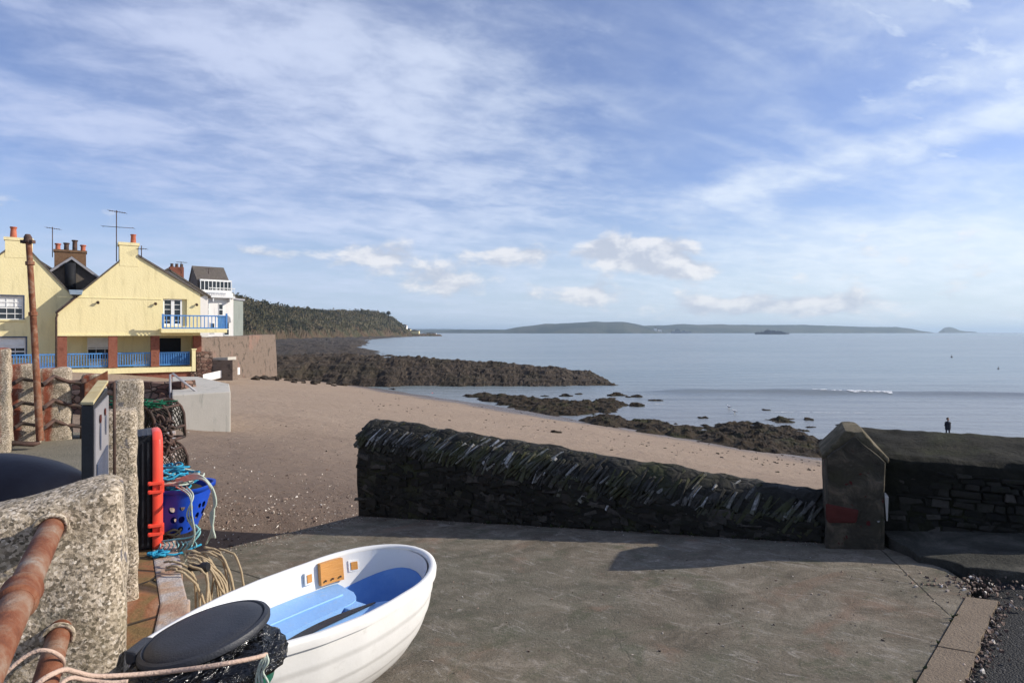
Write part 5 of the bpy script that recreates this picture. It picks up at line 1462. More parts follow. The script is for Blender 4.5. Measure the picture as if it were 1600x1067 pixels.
# gable front built round the French door opening
mb = MB(); D0, D1, DZ0, DZ1 = 7.0, 8.75, .50, 2.72
def roofz(s): return 1.52 + (5.5 - 1.52) * s / 4.0 if s < 4 else (5.5 + (s - 4) / 1.25 * .5 if s < 5.25 else 6.0 + (3.2 - 6.0) * (s - 5.25) / 4.5)
cuts = [0, 2, 4.0, 5.25, D0, D1, 9.75]
for a, b in zip(cuts, cuts[1:]):
    if a == D0:
        mb.extrude([H(a, 0, zc), H(b, 0, zc), H(b, 0, DZ0), H(a, 0, DZ0)], -Hn * .4); mb.extrude([H(a, 0, DZ1), H(b, 0, DZ1), H(b, 0, roofz(b)), H(a, 0, roofz(a))], -Hn * .4)
    else: mb.extrude([H(a, 0, zc), H(b, 0, zc), H(b, 0, roofz(b)), H(a, 0, roofz(a))], -Hn * .4)
# side walls and back
mb.extrude([H(0, -.4, zc), H(0, -9, zc), H(0, -9, 1.5), H(0, -.4, 1.5)], He * .4); mb.extrude([H(9.35, -.4, -3), H(9.35, -9, -3), H(9.35, -9, 3.2), H(9.35, -.4, 3.2)], He * .4)
mb.build('wall', 'yellow', hA)
mb = MB(); hbox(mb, 0, 6.9, .0, .035, 2.62, 2.69); hbox(mb, 0, 9.75, .0, .06, zc - .02, zc + .12); mb.build('string_course', 'yellow_trim', hA)
mb = MB()
mb.extrude([H(-.12, .12, 1.42), H(4.0, .12, 5.55), H(4.0, .12, 5.68), H(-.12, .12, 1.55)], -Hn * 9.2)
mb.extrude([H(5.25, .12, 6.02), H(10.05, .12, 3.03), H(10.05, .12, 3.20), H(5.25, .12, 6.18)], -Hn * 9.2)
mb.extrude([H(3.95, -1.3, 5.5), H(5.3, -1.3, 6.0), H(4.62, -1.3, 6.5)], -Hn * 7.5)
rf = mb.build('roof', 'slate', hA)
mb = MB(); hbox(mb, 3.98, 5.27, -1.25, .02, 5.2, 6.95); hbox(mb, 3.90, 5.35, -1.33, .07, 6.85, 7.08); mb.build('chimney', 'yellow', hA)
mb = MB(); mb.lathe(H(4.95, -.5, 7.08), [(.22, 0), (.20, .08), (.17, .6), (.21, .66), (.21, .72), (.14, .72), (.13, .3)], 16, cap=False); mb.build('chimney_pot', 'terracotta', hA, smooth=True, angle=40)
# french door with reveal
fr = MB(); hbox(fr, D0, D0 + .12, -.30, -.18, DZ0, DZ1); hbox(fr, D0 + 1.28, D0 + 1.40, -.30, -.18, DZ0, DZ1); hbox(fr, D0 + .12, D0 + 1.28, -.30, -.18, DZ1 - .12, DZ1); hbox(fr, D0 + .60, D0 + .84, -.28, -.17, DZ0, DZ1 - .12); hbox(fr, D0 + .12, D0 + 1.28, -.30, -.20, DZ0, DZ0 + .2)
for z in (.95, 1.4, 1.85, 2.25):
    for a in (.12, .84): hbox(fr, D0 + a, D0 + a + (.48 if a < .5 else .44), -.27, -.22, z - .02, z + .02)
do = fr.build('french_door', 'white_wood', hA); g = MB(); hbox(g, D0 + .05, D1 - .37, -.345, -.31, DZ0, DZ1); g.build('pane', 'glass', do)
g = MB(); hbox(g, D0 + 1.40, D1, -.39, -.22, DZ0, DZ1); g.build('door_reveal', 'yellow', hA)
# balcony slab and railing, running past the corner
mb = MB(); hbox(mb, 6.75, 11.6, .005, 1.25, -.05, .28); hbox(mb, 9.76, 11.6, -3, .0, -.05, .28); mb.build('balcony_slab', 'yellow_trim', hA)
railing(hA, 6.85, 11.55, 1.17, .28, 1.38, step=.27, name='balcony_railing')
rr_ = MB(); 
for i in range(12):
    t = 1.1 - i * .30; rr_.box(H(11.5, t, .83), (.05, .06, .9), He, -Hn)
rr_.box(H(11.5, -.6, 1.33), (.09, 3.6, .10), He, -Hn); rr_.box(H(11.5, -.6, .34), (.08, 3.6, .10), He, -Hn); rr_.build('balcony_railing', 'blue_wood', hA)
for a_, z_ in ((11.5, 1.55), (6.8, 1.45)): mb = MB(); hbox(mb, a_, a_ + .14, 1.10, 1.24, .28, z_); mb.build('balcony_post', 'blue_wood', hA)
for s in (2.55, 6.45, 9.45):
    mb = MB(); mb.lathe(H(s, .05, 2.36), [(.03, 0), (.03, .06), (.10, .08), (.11, .22), (0, .22)], 12, Hn - Vector((0, 0, .6))); mb.build('spot_lamp', 'dark_iron', hA)
# veranda
for s in (.30, 3.55, 6.45, 9.55):
    mb = MB(); hbox(mb, s - .30, s + .30, -.62, -.02, -2.80 if s < 9 else -3.9, zc - .021); mb.build('brick_column', 'red_brick' if s < 9 else 'red_brick', hA)
mb = MB(); wall_holes(mb, .0, 9.35, -2.80, zc, -2.3, .3, [(1.9, 3.7, -2.2, -.45), (6.9, 8.6, -2.75, -.5)]); mb.build('veranda_wall', 'yellow', hA)
mb = MB(); hbox(mb, 0, 9.75, -2.6, -.401, zc + .01, zc + .25); mb.build('veranda_ceiling', 'yellow', hA)
window(hA, 1.9, 3.7, -2.2, -.45, -2.36, 3, 2, blind=.45); 
mb = MB(); hbox(mb, 6.9, 8.6, -2.55, -2.42, -2.75, -.5); mb.build('dark_door', 'dark_inside', hA)
mb = MB(); hbox(mb, -5.6, 9.05, -4, 0.55, -3.22, -2.83); mb.build('veranda_floor', 'yellow_trim', hA)
for a, b in ((-3.6, -.02), (.62, 3.23), (3.87, 6.13), (6.77, 9.0)):
    railing(hA, a, b, -.30 if a > 0 else .1, -2.70, -1.62, step=.17, name='veranda_railing')
mb = MB(); hbox(mb, 6.77, 9.0, -.52, -.44, -2.75, -1.75); mb.build('blue_board', 'blue_wood', hA)
for a, b in ((2.0, 3.2), (5.0, 6.1), (-1.4, -.1)):
    mb = MB(); hbox(mb, a, b, -1.1, -.75, -2.83, -2.32); mb.build('planter', 'white_render', hA, bevel=.03)
mb = MB(); hbox(mb, 9.05, 9.32, .30, .57, -3.22, -1.45); hbox(mb, 9.02, 9.40, .26, .60, -1.45, -1.36); mb.build('end_post', 'yellow_trim', hA)
mb = MB(); hbox(mb, -5.6, 9.1, -1.5, .35, -6.2, -3.221); mb.build('plinth', 'red_brick', hA)
mb = MB(); hbox(mb, 8.95, 10.6, -.9, .5, -6.2, -3.22); hbox(mb, 9.42, 10.6, -.7, .46, -3.219, -1.65); mb.build('stone_pier', 'rubble', hA, sub=2, noi=.06, nsc=1.5)
mb = MB(); mb.tube([H(.02, .1, 1.35), H(-.06, .12, 1.1), H(-.06, .12, -2.8)], .07, 8); mb.tube([H(1.4, .2, 2.85), H(.0, .2, 1.45), H(-.06, .12, 1.1)], .05, 8)
mb.build('downpipe', 'dark_iron', hA, smooth=True)
mb = MB(); mb.box(H(1.15, .25, 3.0), (.75, .5, .35), He, -Hn, taper=1.2); mb.build('rain_hopper', 'lead', hA, bevel=.03)
# --- house B, set back to the left
hB = thing('seaside_house', H(-3, -5, -3.8), 'yellow gabled house at the left edge with small paned windows', 'house')
def rz(s): return 6.0 - (s + 1.63) * 1.24 if s > -1.63 else 6.0 - (-3.2 - s) * .95 if s < -3.2 else 6.0
mb = MB(); t = -2.0; W1 = (-5.1, -2.15, .95, 2.70); W2 = (-5.1, -2.0, -2.0, -.42)
cuts = [-12.0, -8, -5.1, -3.2, -2.15, -2.0, -1.63, 1.6]
for a, b in zip(cuts, cuts[1:]):
    z = -3.6
    hs = sorted([h[2:] for h in (W1, W2) if h[0] <= a and b <= h[1]])
    for h in hs: mb.extrude([H(a, t, z), H(b, t, z), H(b, t, h[0]), H(a, t, h[0])], -Hn * .35); z = h[1]
    mb.extrude([H(a, t, z), H(b, t, z), H(b, t, rz(b)), H(a, t, rz(a))], -Hn * .35)
mb.build('wall', 'yellow', hB)
window(hB, *W1[:2], *W1[2:], -2.12, 6, 4, blind=.45); window(hB, *W2[:2], *W2[2:], -2.12, 5, 3, blind=.5)
for w_ in (W1, W2): mb = MB(); hbox(mb, w_[0] - .1, w_[1] + .12, -2.15, -1.90, w_[2] - .12, w_[2]); mb.build('sill', 'yellow_trim', hB)
mb = MB()
for w_ in (W1, W2): mb = MB(); hbox(mb, w_[1], w_[1] + .10, -2.1, -1.975, w_[2], w_[3] + .1); hbox(mb, w_[0], w_[1], -2.1, -1.975, w_[3], w_[3] + .1); mb.build('window_surround', 'panel_blue', hB)
mb = MB()
mb.extrude([H(-1.63, -1.9, 6.0), H(1.7, -1.9, rz(1.7)), H(1.7, -1.9, rz(1.7) + .14), H(-1.63, -1.9, 6.16)], -Hn * 8); mb.extrude([H(-12.1, -1.9, rz(-12.1)), H(-3.2, -1.9, 6.0), H(-3.2, -1.9, 6.16), H(-12.1, -1.9, rz(-12.1) + .15)], -Hn * 8)
mb.build('roof', 'slate', hB)
mb = MB(); hbox(mb, -3.22, -1.61, -3.2, -1.98, 5.6, 7.0); hbox(mb, -3.3, -1.53, -3.28, -1.93, 6.9, 7.12); mb.build('chimney', 'yellow', hB)
mb = MB(); mb.lathe(H(-2.75, -2.5, 7.12), [(.24, 0), (.22, .1), (.18, .7), (.23, .76), (.23, .84), (.15, .84)], 16, cap=False); mb.build('chimney_pot', 'terracotta', hB, smooth=True, angle=40)
# --- roofs behind
def gable_house(name, c, w_, d_, zb, ze, za, mw, mr, label, e=He, nn=Hn, chim=None, over=.25, cat='house'):
    o = thing(name, tuple(c), label, cat); e = Vector(e); nn = Vector(nn); c = Vector(c)
    def Q(s, t, z): return Vector((c.x, c.y, 0)) + e * s + nn * t + Vector((0, 0, z))
    mb = MB(); mb.extrude([Q(-w_ / 2, 0, zb), Q(w_ / 2, 0, zb), Q(w_ / 2, 0, ze), Q(0, 0, za), Q(-w_ / 2, 0, ze)], -nn * d_); mb.build('wall', mw, o)
    mb = MB(); k = (za - ze) / (w_ / 2)
    for s_ in (-1, 1):
        mb.extrude([Q(0, over, za + .02), Q(s_ * (w_ / 2 + .25), over, ze - .25 * k + .02), Q(s_ * (w_ / 2 + .25), over, ze - .25 * k + .2), Q(0, over, za + .2)], -nn * (d_ + 2 * over))
    mb.build('roof', mr, o); return o, Q
oF, Q = gable_house('slate_house', (at(112, 460, 57).x, 57, -3), 8.6, 5, -3, 3.0, 6.55, 'slate', 'slate', 'slate hung gable with a black flue showing between the two yellow houses')
mb = MB(); mb.tube([Q(-.1, .35, 3.0), Q(-.1, .35, 6.1)], .42, 12); mb.build('flue', 'dark_inside', oF, smooth=True)
for s_ in (-1, 1):
    mb = MB(); mb.extrude([Q(0, .30, 6.45), Q(s_ * 4.5, .30, 2.78), Q(s_ * 4.5, .30, 3.0), Q(0, .30, 6.70)], Hn * .06); mb.build('barge_board', 'panel', oF)
mb = MB(); mb.box(Q(-.1, -2.5, 6.2), (2.4, 1.2, 2.6), He, -Hn); mb.box(Q(-.1, -2.5, 7.4), (2.55, 1.35, .2), He, -Hn); ch = mb.build('chimney', 'brown_brick', oF)
for k, (s, m_, h_) in enumerate(((-1.1, 'terracotta', .45), (-.35, 'dark_iron', .55), (.40, 'dark_iron', .85), (1.15, 'terracotta', .45))):
    mb = MB(); mb.lathe(Q(-.1 + s * .85, -2.5, 7.5), [(.24, 0), (.20, .1), (.19, h_), (.26, h_ + .05), (.25, h_ + .14), (.1, h_ + .14)], 14, cap=False); mb.build('chimney_pot', m_, ch, smooth=True, angle=40)
oG, Q = gable_house('slate_house', (at(42, 460, 60).x, 60, -3), 13, 9, -3, 2.6, 7.3, 'slate', 'slate', 'dark slate roof behind the chimney of the left yellow house')
# terrace roof right of A, with red chimney
oR, Q = gable_house('terrace_house', (at(262, 460, 64).x, 64, -3), 7.4, 8, -4, 3.7, 6.2, 'white_render', 'slate', 'terraced house with a grey slate roof showing over the right slope of the yellow gable')
mb = MB(); mb.box(Q(1.0, -2, 6.0), (1.3, 1.0, 1.4), He, -Hn); ch = mb.build('chimney', 'red_brick', oR)
for s in (-.4, .05, .5):
    mb = MB(); mb.lathe(Q(1.0 + s, -2, 6.7), [(.17, 0), (.14, .3), (.17, .36), (.1, .36)], 10, cap=False); mb.build('chimney_pot', 'dark_iron', ch)
# --- tall white house
We = Vector((.75, .66, 0)).normalized(); Wn_ = Vector((.66, -.75, 0)).normalized(); wc = at(312, 519, 90)
hW = thing('white_house', (wc.x, wc.y, -1), 'tall white house with a slate roof and a glazed attic balcony facing the sea', 'house')
KS, KZ = .60, 1.24
def WQ(s, t, z): return Vector((wc.x, wc.y, 0)) + We * s * KS + Wn_ * t + Vector((0, 0, z * KZ))
def wbox(mb, s0, s1, t0, t1, z0, z1): return mb.box(WQ((s0 + s1) / 2, (t0 + t1) / 2, (z0 + z1) / 2), (abs(s1 - s0) * KS, abs(t1 - t0), abs(z1 - z0) * KZ), We, -Wn_)
mb = MB(); wbox(mb, 0, 7.6, -6, 0, -3.5, 4.55); wbox(mb, -1.2, 0, -6, -.6, -3.5, 4.4); mb.build('wall', 'white_render', hW)
mb = MB()
mb.extrude([WQ(-.3, -.9, 6.0), WQ(7.0, -.9, 6.0), WQ(7.0, -3.2, 7.6), WQ(-.3, -3.2, 7.6)], (0, 0, .15)); mb.extrude([WQ(-.3, -3.2, 7.6), WQ(7.0, -3.2, 7.6), WQ(7.0, -6.2, 4.6), WQ(-.3, -6.2, 4.6)], (0, 0, .15))
mb.extrude([WQ(-.1, -.9, 4.5), WQ(-.1, -.9, 6.0), WQ(-.1, -3.2, 7.55), WQ(-.1, -6.1, 4.6)], We * 7.0 * KS)
mb.build('roof', 'slate', hW)
mb = MB(); wbox(mb, .3, 7.4, -1.6, -.35, 4.56, 4.85); wbox(mb, .3, 7.4, -1.6, -.35, 5.85, 6.05)
for i in range(9): s = .3 + 7.0 * i / 8; wbox(mb, s, s + .14, -.5, -.35, 4.85, 5.85)
dm = mb.build('attic_glazing', 'white_wood', hW); mb = MB(); wbox(mb, .4, 7.2, -1.55, -.48, 4.86, 5.84); mb.build('pane', 'glass', dm)
mb = MB()
for i in range(16): s = 1.6 + 5.8 * i / 15; wbox(mb, s, s + .05, .75, .80, 4.1, 5.0)
wbox(mb, 1.6, 7.6, .72, .84, 5.0, 5.08); wbox(mb, 1.6, 7.6, .0, .84, 3.95, 4.12); wbox(mb, 2.6, 2.8, .0, .7, 3.5, 3.95); wbox(mb, 6.4, 6.6, 0, .7, 3.5, 3.95); mb.build('attic_balcony', 'white_wood', hW)
def wwin(s0, s1, z0, z1):
    mb = MB(); wbox(mb, s0, s1, .0, .06, z0, z1); f = mb.build('window', 'white_wood', hW); mb = MB(); wbox(mb, s0 + .1, s1 - .1, .055, .07, z0 + .1, (z0 + z1) / 2 - .05); wbox(mb, s0 + .1, s1 - .1, .055, .07, (z0 + z1) / 2 + .05, z1 - .1); mb.build('pane', 'glass', f)
for s in (1.0, 4.2): wwin(s, s + 1.0, 1.9, 3.3)
wwin(5.4, 6.6, -.4, 1.1); wwin(2.3, 3.3, -.2, 1.1)
mb = MB(); mb.extrude([WQ(5.2, .05, 1.1), WQ(6.8, .05, 1.1), WQ(6.6, .05, 1.7), WQ(6.0, .05, 1.95), WQ(5.4, .05, 1.7)], Wn_ * .5); mb.build('door_hood', 'panel', hW)
mb = MB(); mb.tube([WQ(.25, .1, 4.4), WQ(.25, .1, -1)], .07, 8); mb.build('downpipe', 'dark_iron', hW)
# green house sliver
wc2 = at(366, 519, 99); hG = thing('green_house', (wc2.x, wc2.y, -1), 'narrow grey green house with bay windows just right of the white house', 'house')
mb = MB(); mb.box((wc2.x - 3.0, wc2.y + 2, .6), (5.0, 5, 9.2)); mb.build('wall', 'green_render', hG, bevel=.05)
mb = MB(); mb.box((wc2.x - 3.0, wc2.y + 2, 5.2) , (5.4, 5.4, .25)); mb.build('cornice', 'panel', hG); mb = MB(); mb.box((wc2.x - 1.3, wc2.y - .7, 1.45), (1.6, .9, .2)); mb.build('cornice', 'panel', hG)
for z in (2.8, -.3):
    mb = MB(); mb.box((wc2.x - 1.1, wc2.y - .54, z), (.9, .1, 1.8)); f = mb.build('window', 'white_wood', hG); mb = MB(); mb.box((wc2.x - 1.1, wc2.y - .60, z), (.68, .04, 1.5)); mb.build('pane', 'glass', f)
# long sea wall below the houses
mb = MB(); pts = [(-30.2, 58), (-31.2, 70), (-32.3, 86)]
poly = [Vector((a, b)) for a, b in pts]
N = 40
def swl(i, j):
    k = i / N; y = 58 + 28 * k; x = -29.4 - 2.4 * k; prof = [(0.25, -6.5), (.12, -3), (0, -1.0), (0, -.55), (-.5, -.5), (-.55, -6.5)]
    dx, z = prof[j]; zz = z + (.20 * k if j in (2, 3, 4) else 0)
    return (x + dx + .05 * fbm(Vector((y * .7, z, 0))), y, zz + .05 * fbm(Vector((y * .5, 0, z))))
mb.grid(N + 1, 6, swl); mb.extrude([swl(0, j) for j in (0, 1, 2, 3, 4, 5)], (0, .05, 0)); mb.extrude([swl(N, j) for j in (0, 1, 2, 3, 4, 5)], (0, .05, 0))
tag(mb.build('sea_wall', 'sea_wall', base=(-30.5, 72, -3.5)), 'long brown stone sea wall below the houses, running back to the reef', 'wall')
mb = MB(); a = at(322, 519, 57.9); mb.box((-29.4 - 2.6, 57.7, -2.3), (5.4, .6, 3.6)); tag(mb.build('garden_wall', 'sea_wall', base=(-31.5, 57.7, -4), sub=2, noi=.05, nsc=1), 'short brown stone wall facing the beach, beside the brick pier of the yellow house', 'wall')
# concrete terraces beside the pier
for k, (p, q, Y, h_, lab) in enumerate(((at(317, 560, 54), at(356, 558, 54), 54, .32, 'upper pale concrete ledge right of the stone pier'), (at(317, 585, 52.3), at(362, 575, 54.5), 52, .62, 'lower sloping pale concrete ledge right of the stone pier'))):
    mb = MB(); d = (q - p); mb.extrude([p, q, q + Vector((0, 0, -h_)), p + Vector((0, 0, -h_))], (.2, 1.2, 0)); tag(mb.build('concrete_ledge', 'white_render' if k else 'pale_concrete', base=tuple(p), bevel=.02), lab, 'ledge', 'pale concrete ledges by the pier')
mb = MB(); p = at(316, 572, 53.6); mb.box((p.x + 1.2, p.y + .6, -3.2), (2.6, 1.0, 1.7)); tag(mb.build('ledge_wall', 'sea_wall', base=(p.x, p.y, -4)), 'brown stone wall between the two pale ledges', 'wall')
# concrete landing block with a handrail
lb = thing('landing_block', (-10.3, 22.5, -3.1), 'pale concrete landing block on the beach with a sloping handrail', 'landing')
bl, br_ = at(268, 668, 20.6), at(360, 668, 20.6)
mb = MB(); zt = (519 - 612) / 1000 * 20.9
mb.prism([(-10.62, 20.0), (-9.17, 20.85), (-.442 * 23.2, 23.2), (-.49 * 25.8, 25.8), (-13.7, 25.8)], lambda x, y: zt + .03 * (y - 20.7), -3.9)
mb.build('block', 'pale_concrete', lb, bevel=.03)
mb = MB(); hp = at(266, 640, 20.9); ht = at(266, 585, 20.9); mb.tube([hp, ht, at(270, 583.5, 21.0), at(308, 613, 21.0)], .035, 8); mb.build('handrail', 'panel', lb, smooth=True)
# old dark stone wall behind the posts
mb = MB(); mb.box((-13.6, 21.9, -2.75), (5.1, .9, 2.1)); mb.box((-11.4, 21.4, -2.9), (.5, .5, 1.7))
tag(mb.build('harbour_wall', 'rubble', base=(-13.6, 21.9, -3.4), sub=3, noi=.10, nsc=1.6), 'dark rubble wall left of the landing block, below the veranda', 'wall')
mb = MB(); mb.box((-20.5, 23.5, -2.9), (8.6, .9, 1.7)); tag(mb.build('harbour_wall', 'sea_wall', base=(-20.5, 23.5, -3.6), sub=3, noi=.08, nsc=1.3), 'pale stone wall seen between the rust streaked posts', 'wall')
# aerials
def aerial(px, y0, y1, Y, arms, lab):
    mb = MB(); mb.tube([at(px, y1, Y), at(px, y0, Y)], .035, 6)
    for (py, l, a, n) in arms:
        c = at(px, py, Y); d = Vector((math.cos(R(a)), .3, -math.sin(R(a)) * .6)).normalized(); mb.tube([c - d * l * .45, c + d * l * .55], .022, 5)
        p = Vector((-d.y, d.x, 0)).normalized()
        for k in range(n): q = c - d * l * .45 + d * l * k / (n - 1); mb.tube([q - p * .38, q + p * .38], .012, 4)
    tag(mb.build('tv_aerial', 'dark_iron', base=at(px, y1, Y), smooth=True), lab, 'aerial', 'television aerials on the roofs')
aerial(182, 329, 409, 50.6, [(331, 1.2, 12, 8), (355, 2.2, 3, 3)], 'tall television aerial beside the chimney of the yellow house with the balcony')
aerial(82, 355, 402, 58, [(357, 1.1, 12, 7)], 'television aerial left of the four potted brick chimney')
aerial(221, 384, 402, 51, [(389, .7, 0, 5)], 'short aerial fixed to the right side of the yellow chimney')
aerial(283, 409, 428, 64, [(410, .9, 3, 5)], 'small aerial above the red brick chimney')
aerial(326, 419, 428, 72, [(420, .9, 0, 4)], 'tiny aerial above the roof of the white house')
# ------------------------------------------------------------------ far and small things
def isphere(mb, c, r, sq=(1, 1, 1), n=1, jit=0.0):
    bm = bmesh.new(); bmesh.ops.create_icosphere(bm, subdivisions=n, radius=1)
    vs = []
    for v in bm.verts:
        k = 1 + (jit * noise.noise(v.co * 1.7 + Vector(c) * 3) if jit else 0); vs.append(Vector(c) + Vector((v.co.x * sq[0], v.co.y * sq[1], v.co.z * sq[2])) * r * k)
    mb.add(vs, [[v.index for v in f.verts] for f in bm.faces]); bm.free()
# ship
sh = thing('ship', (895, 2200, SEA), 'long grey ship lying at anchor before the far coast', 'ship')
sx0, sx1 = .378 * 2200, .432 * 2200
def ship_poly(z): return [(sx0 + 3, 2200), (sx0, 2193), (sx0 + 2, 2186), (sx1 - 14, 2186), (sx1 + z, 2193), (sx1 - 14, 2200)]
mb = MB(); mb.prism(ship_poly(0), SEA + 6.0, SEA - 1); mb.build('hull', 'ship', sh)
mb = MB()
for (a, b, h0, h1) in ((20, 100, 6, 8), (34, 62, 8, 12), (38, 52, 12, 14.5), (72, 92, 8, 11), (8, 14, 6, 8)): mb.box((sx0 + (a + b) / 2, 2193, SEA + (h0 + h1) / 2), (b - a, 9, h1 - h0))
mb.build('superstructure', 'ship', sh)
for a, h in ((45, 19), (80, 15), (22, 11), (60, 15)): mb = MB(); mb.tube([(sx0 + a, 2193, SEA + 6), (sx0 + a, 2193, SEA + h)], .8, 6); mb.build('mast', 'ship', sh)
mb = MB(); mb.box((sx0 + 66, 2193, SEA + 10.5), (7, 5, 5)); mb.build('funnel', 'ship', sh)
# second, fainter vessel
s2 = thing('ship', (1100, 4100, SEA), 'faint low ship close under the far shore left of the larger ship', 'ship')
mb = MB(); mb.box((1083, 4100, SEA + 6), (130, 16, 13)); mb.build('hull', 'ship', s2, bevel=2)
mb = MB(); mb.box((1060, 4100, SEA + 19), (30, 12, 14)); mb.build('superstructure', 'ship', s2); mb = MB(); mb.box((1100, 4100, SEA + 16), (16, 10, 8)); mb.build('funnel', 'ship', s2)
# buoys
for (px, py, lab) in ((1487, 557, 'small dark mooring buoy on the open water at the right'), (1560, 575, 'small dark buoy nearest the right edge of the picture')):
    Y = 7.5 / ((py + 1.5 - 519) / 1000); x = (px - 800) / 1000 * Y; k = Y / 300
    o = thing('buoy', (x, Y, SEA), lab, 'buoy', 'mooring buoys'); mb = MB(); mb.lathe((x, Y, SEA - .1), [(.28 * k, 0), (.40 * k, .25 * k), (.36 * k, .6 * k), (.12 * k, .72 * k)], 14); mb.build('float', 'dark_iron', o, smooth=True)
    mb = MB(); mb.tube([(x, Y, SEA + .6 * k), (x, Y, SEA + 1.15 * k)], .06 * k, 6); mb.box((x, Y, SEA + 1.1 * k), (.22 * k, .22 * k, .2 * k)); mb.build('top_mark', 'dark_iron', o)
# pale buildings under the headland
for i, (px, Y, w_, h_, lab) in enumerate(((648, 1185, 17, 9, 'pale cream building at the foot of the headland'), (639, 1190, 7, 12, 'narrow cream building left of the wider one under the headland'), (632, 1150, 9, 5, 'small white house on the slope at the end of the headland'), (672, 1500, 30, 4, 'low pale shed on the spit beyond the headland'))):
    z0 = SEA + .5 if i != 2 else (519 - 513) / 1000 * Y; x = (px - 800) / 1000 * Y
    o = thing('shore_building', (x, Y, z0), lab, 'building'); mb = MB(); mb.box((x, Y, z0 + h_ / 2 - 2), (w_, 12, h_ + 4)); mb.build('wall', 'yellow' if i < 2 else 'white_render', o)
    mb = MB(); mb.extrude([(x - w_ / 2 - .5, Y - 6.6, z0 + h_), (x + w_ / 2 + .5, Y - 6.6, z0 + h_), (x, Y - 6.6, z0 + h_ + 2.2)], (0, 13, 0)); mb.build('roof', 'slate', o)
# village across the water
rnd = random.Random(4)
for i, (px, w_) in enumerate(((1004, 60), (1011, 30), (1017, 44), (1024, 36), (1031, 50))):
    Y = 4060 + 20 * i; x = (px - 800) / 1000 * Y; h_ = rnd.uniform(12, 20); z0 = SEA + 4 + rnd.uniform(0, 12)
    o = thing('waterfront_house', (x, Y, z0), 'tiny pale house in the hazy village on the far shore', 'house', 'hazy village houses on the far shore'); mb = MB(); mb.box((x, Y, z0 + h_ / 2 - 6), (w_ * .45, 18, h_ + 12)); mb.build('wall', 'white_render', o)
    mb = MB(); mb.extrude([(x - w_ * .25, Y - 10, z0 + h_), (x + w_ * .25, Y - 10, z0 + h_), (x, Y - 10, z0 + h_ + 6)], (0, 20, 0)); mb.build('roof', 'slate', o)
# lone tree on the headland skyline
tc_ = at(607, 492.5, 1060); tr = thing('lone_tree', tuple(tc_), 'single round tree standing up on the headland skyline', 'tree')
mb = MB(); mb.tube([tc_ + Vector((0, 0, -4)), tc_ + Vector((.3, 0, 2)), tc_ + Vector((.2, 0, 5))], [.9, .6, .3], 8)
for a in range(5): mb.tube([tc_ + Vector((.2, 0, 1.5)), tc_ + Vector((3.2 * math.cos(a * 1.26), 3 * math.sin(a * 1.26), 5.5))], [.35, .12], 6)
mb.build('trunk', 'bark', tr, smooth=True)
mb = MB(); clump(mb, tc_ + Vector((0, 0, 3.6)), 3.3, 160); clump(mb, tc_ + Vector((2, 0, 2.8)), 2.2, 60); clump(mb, tc_ + Vector((-2, 0, 2.6)), 2.2, 60); mb.build('crown', 'leaf', tr, recalc=False)
# person on the wet sand
pz = max(beach(30.6, 45), SEA) ; 
Yp = 45.0; xp = (1481 - 800) / 1000 * Yp; pz = max(beach(xp, Yp), SEA) - .02
per = thing('person', (xp, Yp, pz), 'person in dark clothes standing at the water edge beyond the right wall', 'person')
hgt = 1.5
h = hgt
bv = [(0, 0, .52 * h, .085), (0, 0, .62 * h, .080), (0, -.01, .72 * h, .095), (0, 0, .80 * h, .085), (0, 0, .845 * h, .032), (0, .0, .885 * h, .036), (.0, -.01, .935 * h, .052), (0, -.005, .985 * h, .032),
      (.085, 0, .50 * h, .062), (.095, -.02, .27 * h, .045), (.10, .01, .05 * h, .030), (.10, -.09, .02 * h, .026),
      (-.085, 0, .50 * h, .062), (-.10, .02, .27 * h, .045), (-.12, .05, .05 * h, .030), (-.12, -.05, .02 * h, .026),
      (.155, 0, .79 * h, .045), (.20, .03, .62 * h, .034), (.12, -.12, .56 * h, .026), (-.155, 0, .79 * h, .045), (-.20, .03, .62 * h, .034), (-.12, -.12, .56 * h, .026)]
be = [(0, 1), (1, 2), (2, 3), (3, 4), (4, 5), (5, 6), (6, 7), (0, 8), (8, 9), (9, 10), (10, 11), (0, 12), (12, 13), (13, 14), (14, 15), (3, 16), (16, 17), (17, 18), (3, 19), (19, 20), (20, 21)]
me = bpy.data.meshes.new('body'); bm = bmesh.new(); lay = bm.verts.layers.skin.verify(); vsn = [bm.verts.new(v[:3]) for v in bv]; [bm.edges.new((vsn[a], vsn[b])) for a, b in be]
for v, d in zip(vsn, bv): v[lay].radius = (d[3], d[3])
vsn[0][lay].use_root = True
bm.to_mesh(me); bm.free(); body = bpy.data.objects.new('body', me); COL.objects.link(body); body.parent = per; me.materials.append(M['cloth_dark'])
body.modifiers.new('skin', 'SKIN'); s_ = body.modifiers.new('smooth', 'SUBSURF'); s_.levels = 1; s_.render_levels = 1
def ploc(x, y, z): return Vector((xp + x, Yp + y, pz + z))
mb = MB(); isphere(mb, ploc(0, -.015, .935 * h), .088, (.86, 1, 1.2), 2); isphere(mb, ploc(0, -.105, .93 * h), .016, n=1); isphere(mb, ploc(.08, 0, .93 * h), .02); isphere(mb, ploc(-.08, 0, .93 * h), .02); mb.build('face', 'skin', per, smooth=True)
mb = MB(); isphere(mb, ploc(0, .012, .95 * h), .100, (.92, 1, 1.1), 2, .1); mb.build('hair', 'hair', per, smooth=True)
mb = MB(); mb.lathe(ploc(0, 0, 0), [(.17, .44 * h), (.175, .55 * h), (.165, .66 * h), (.20, .77 * h), (.14, .815 * h), (.06, .835 * h)], 20, cap=False); mb.build('coat', 'cloth_dark', per, smooth=True)
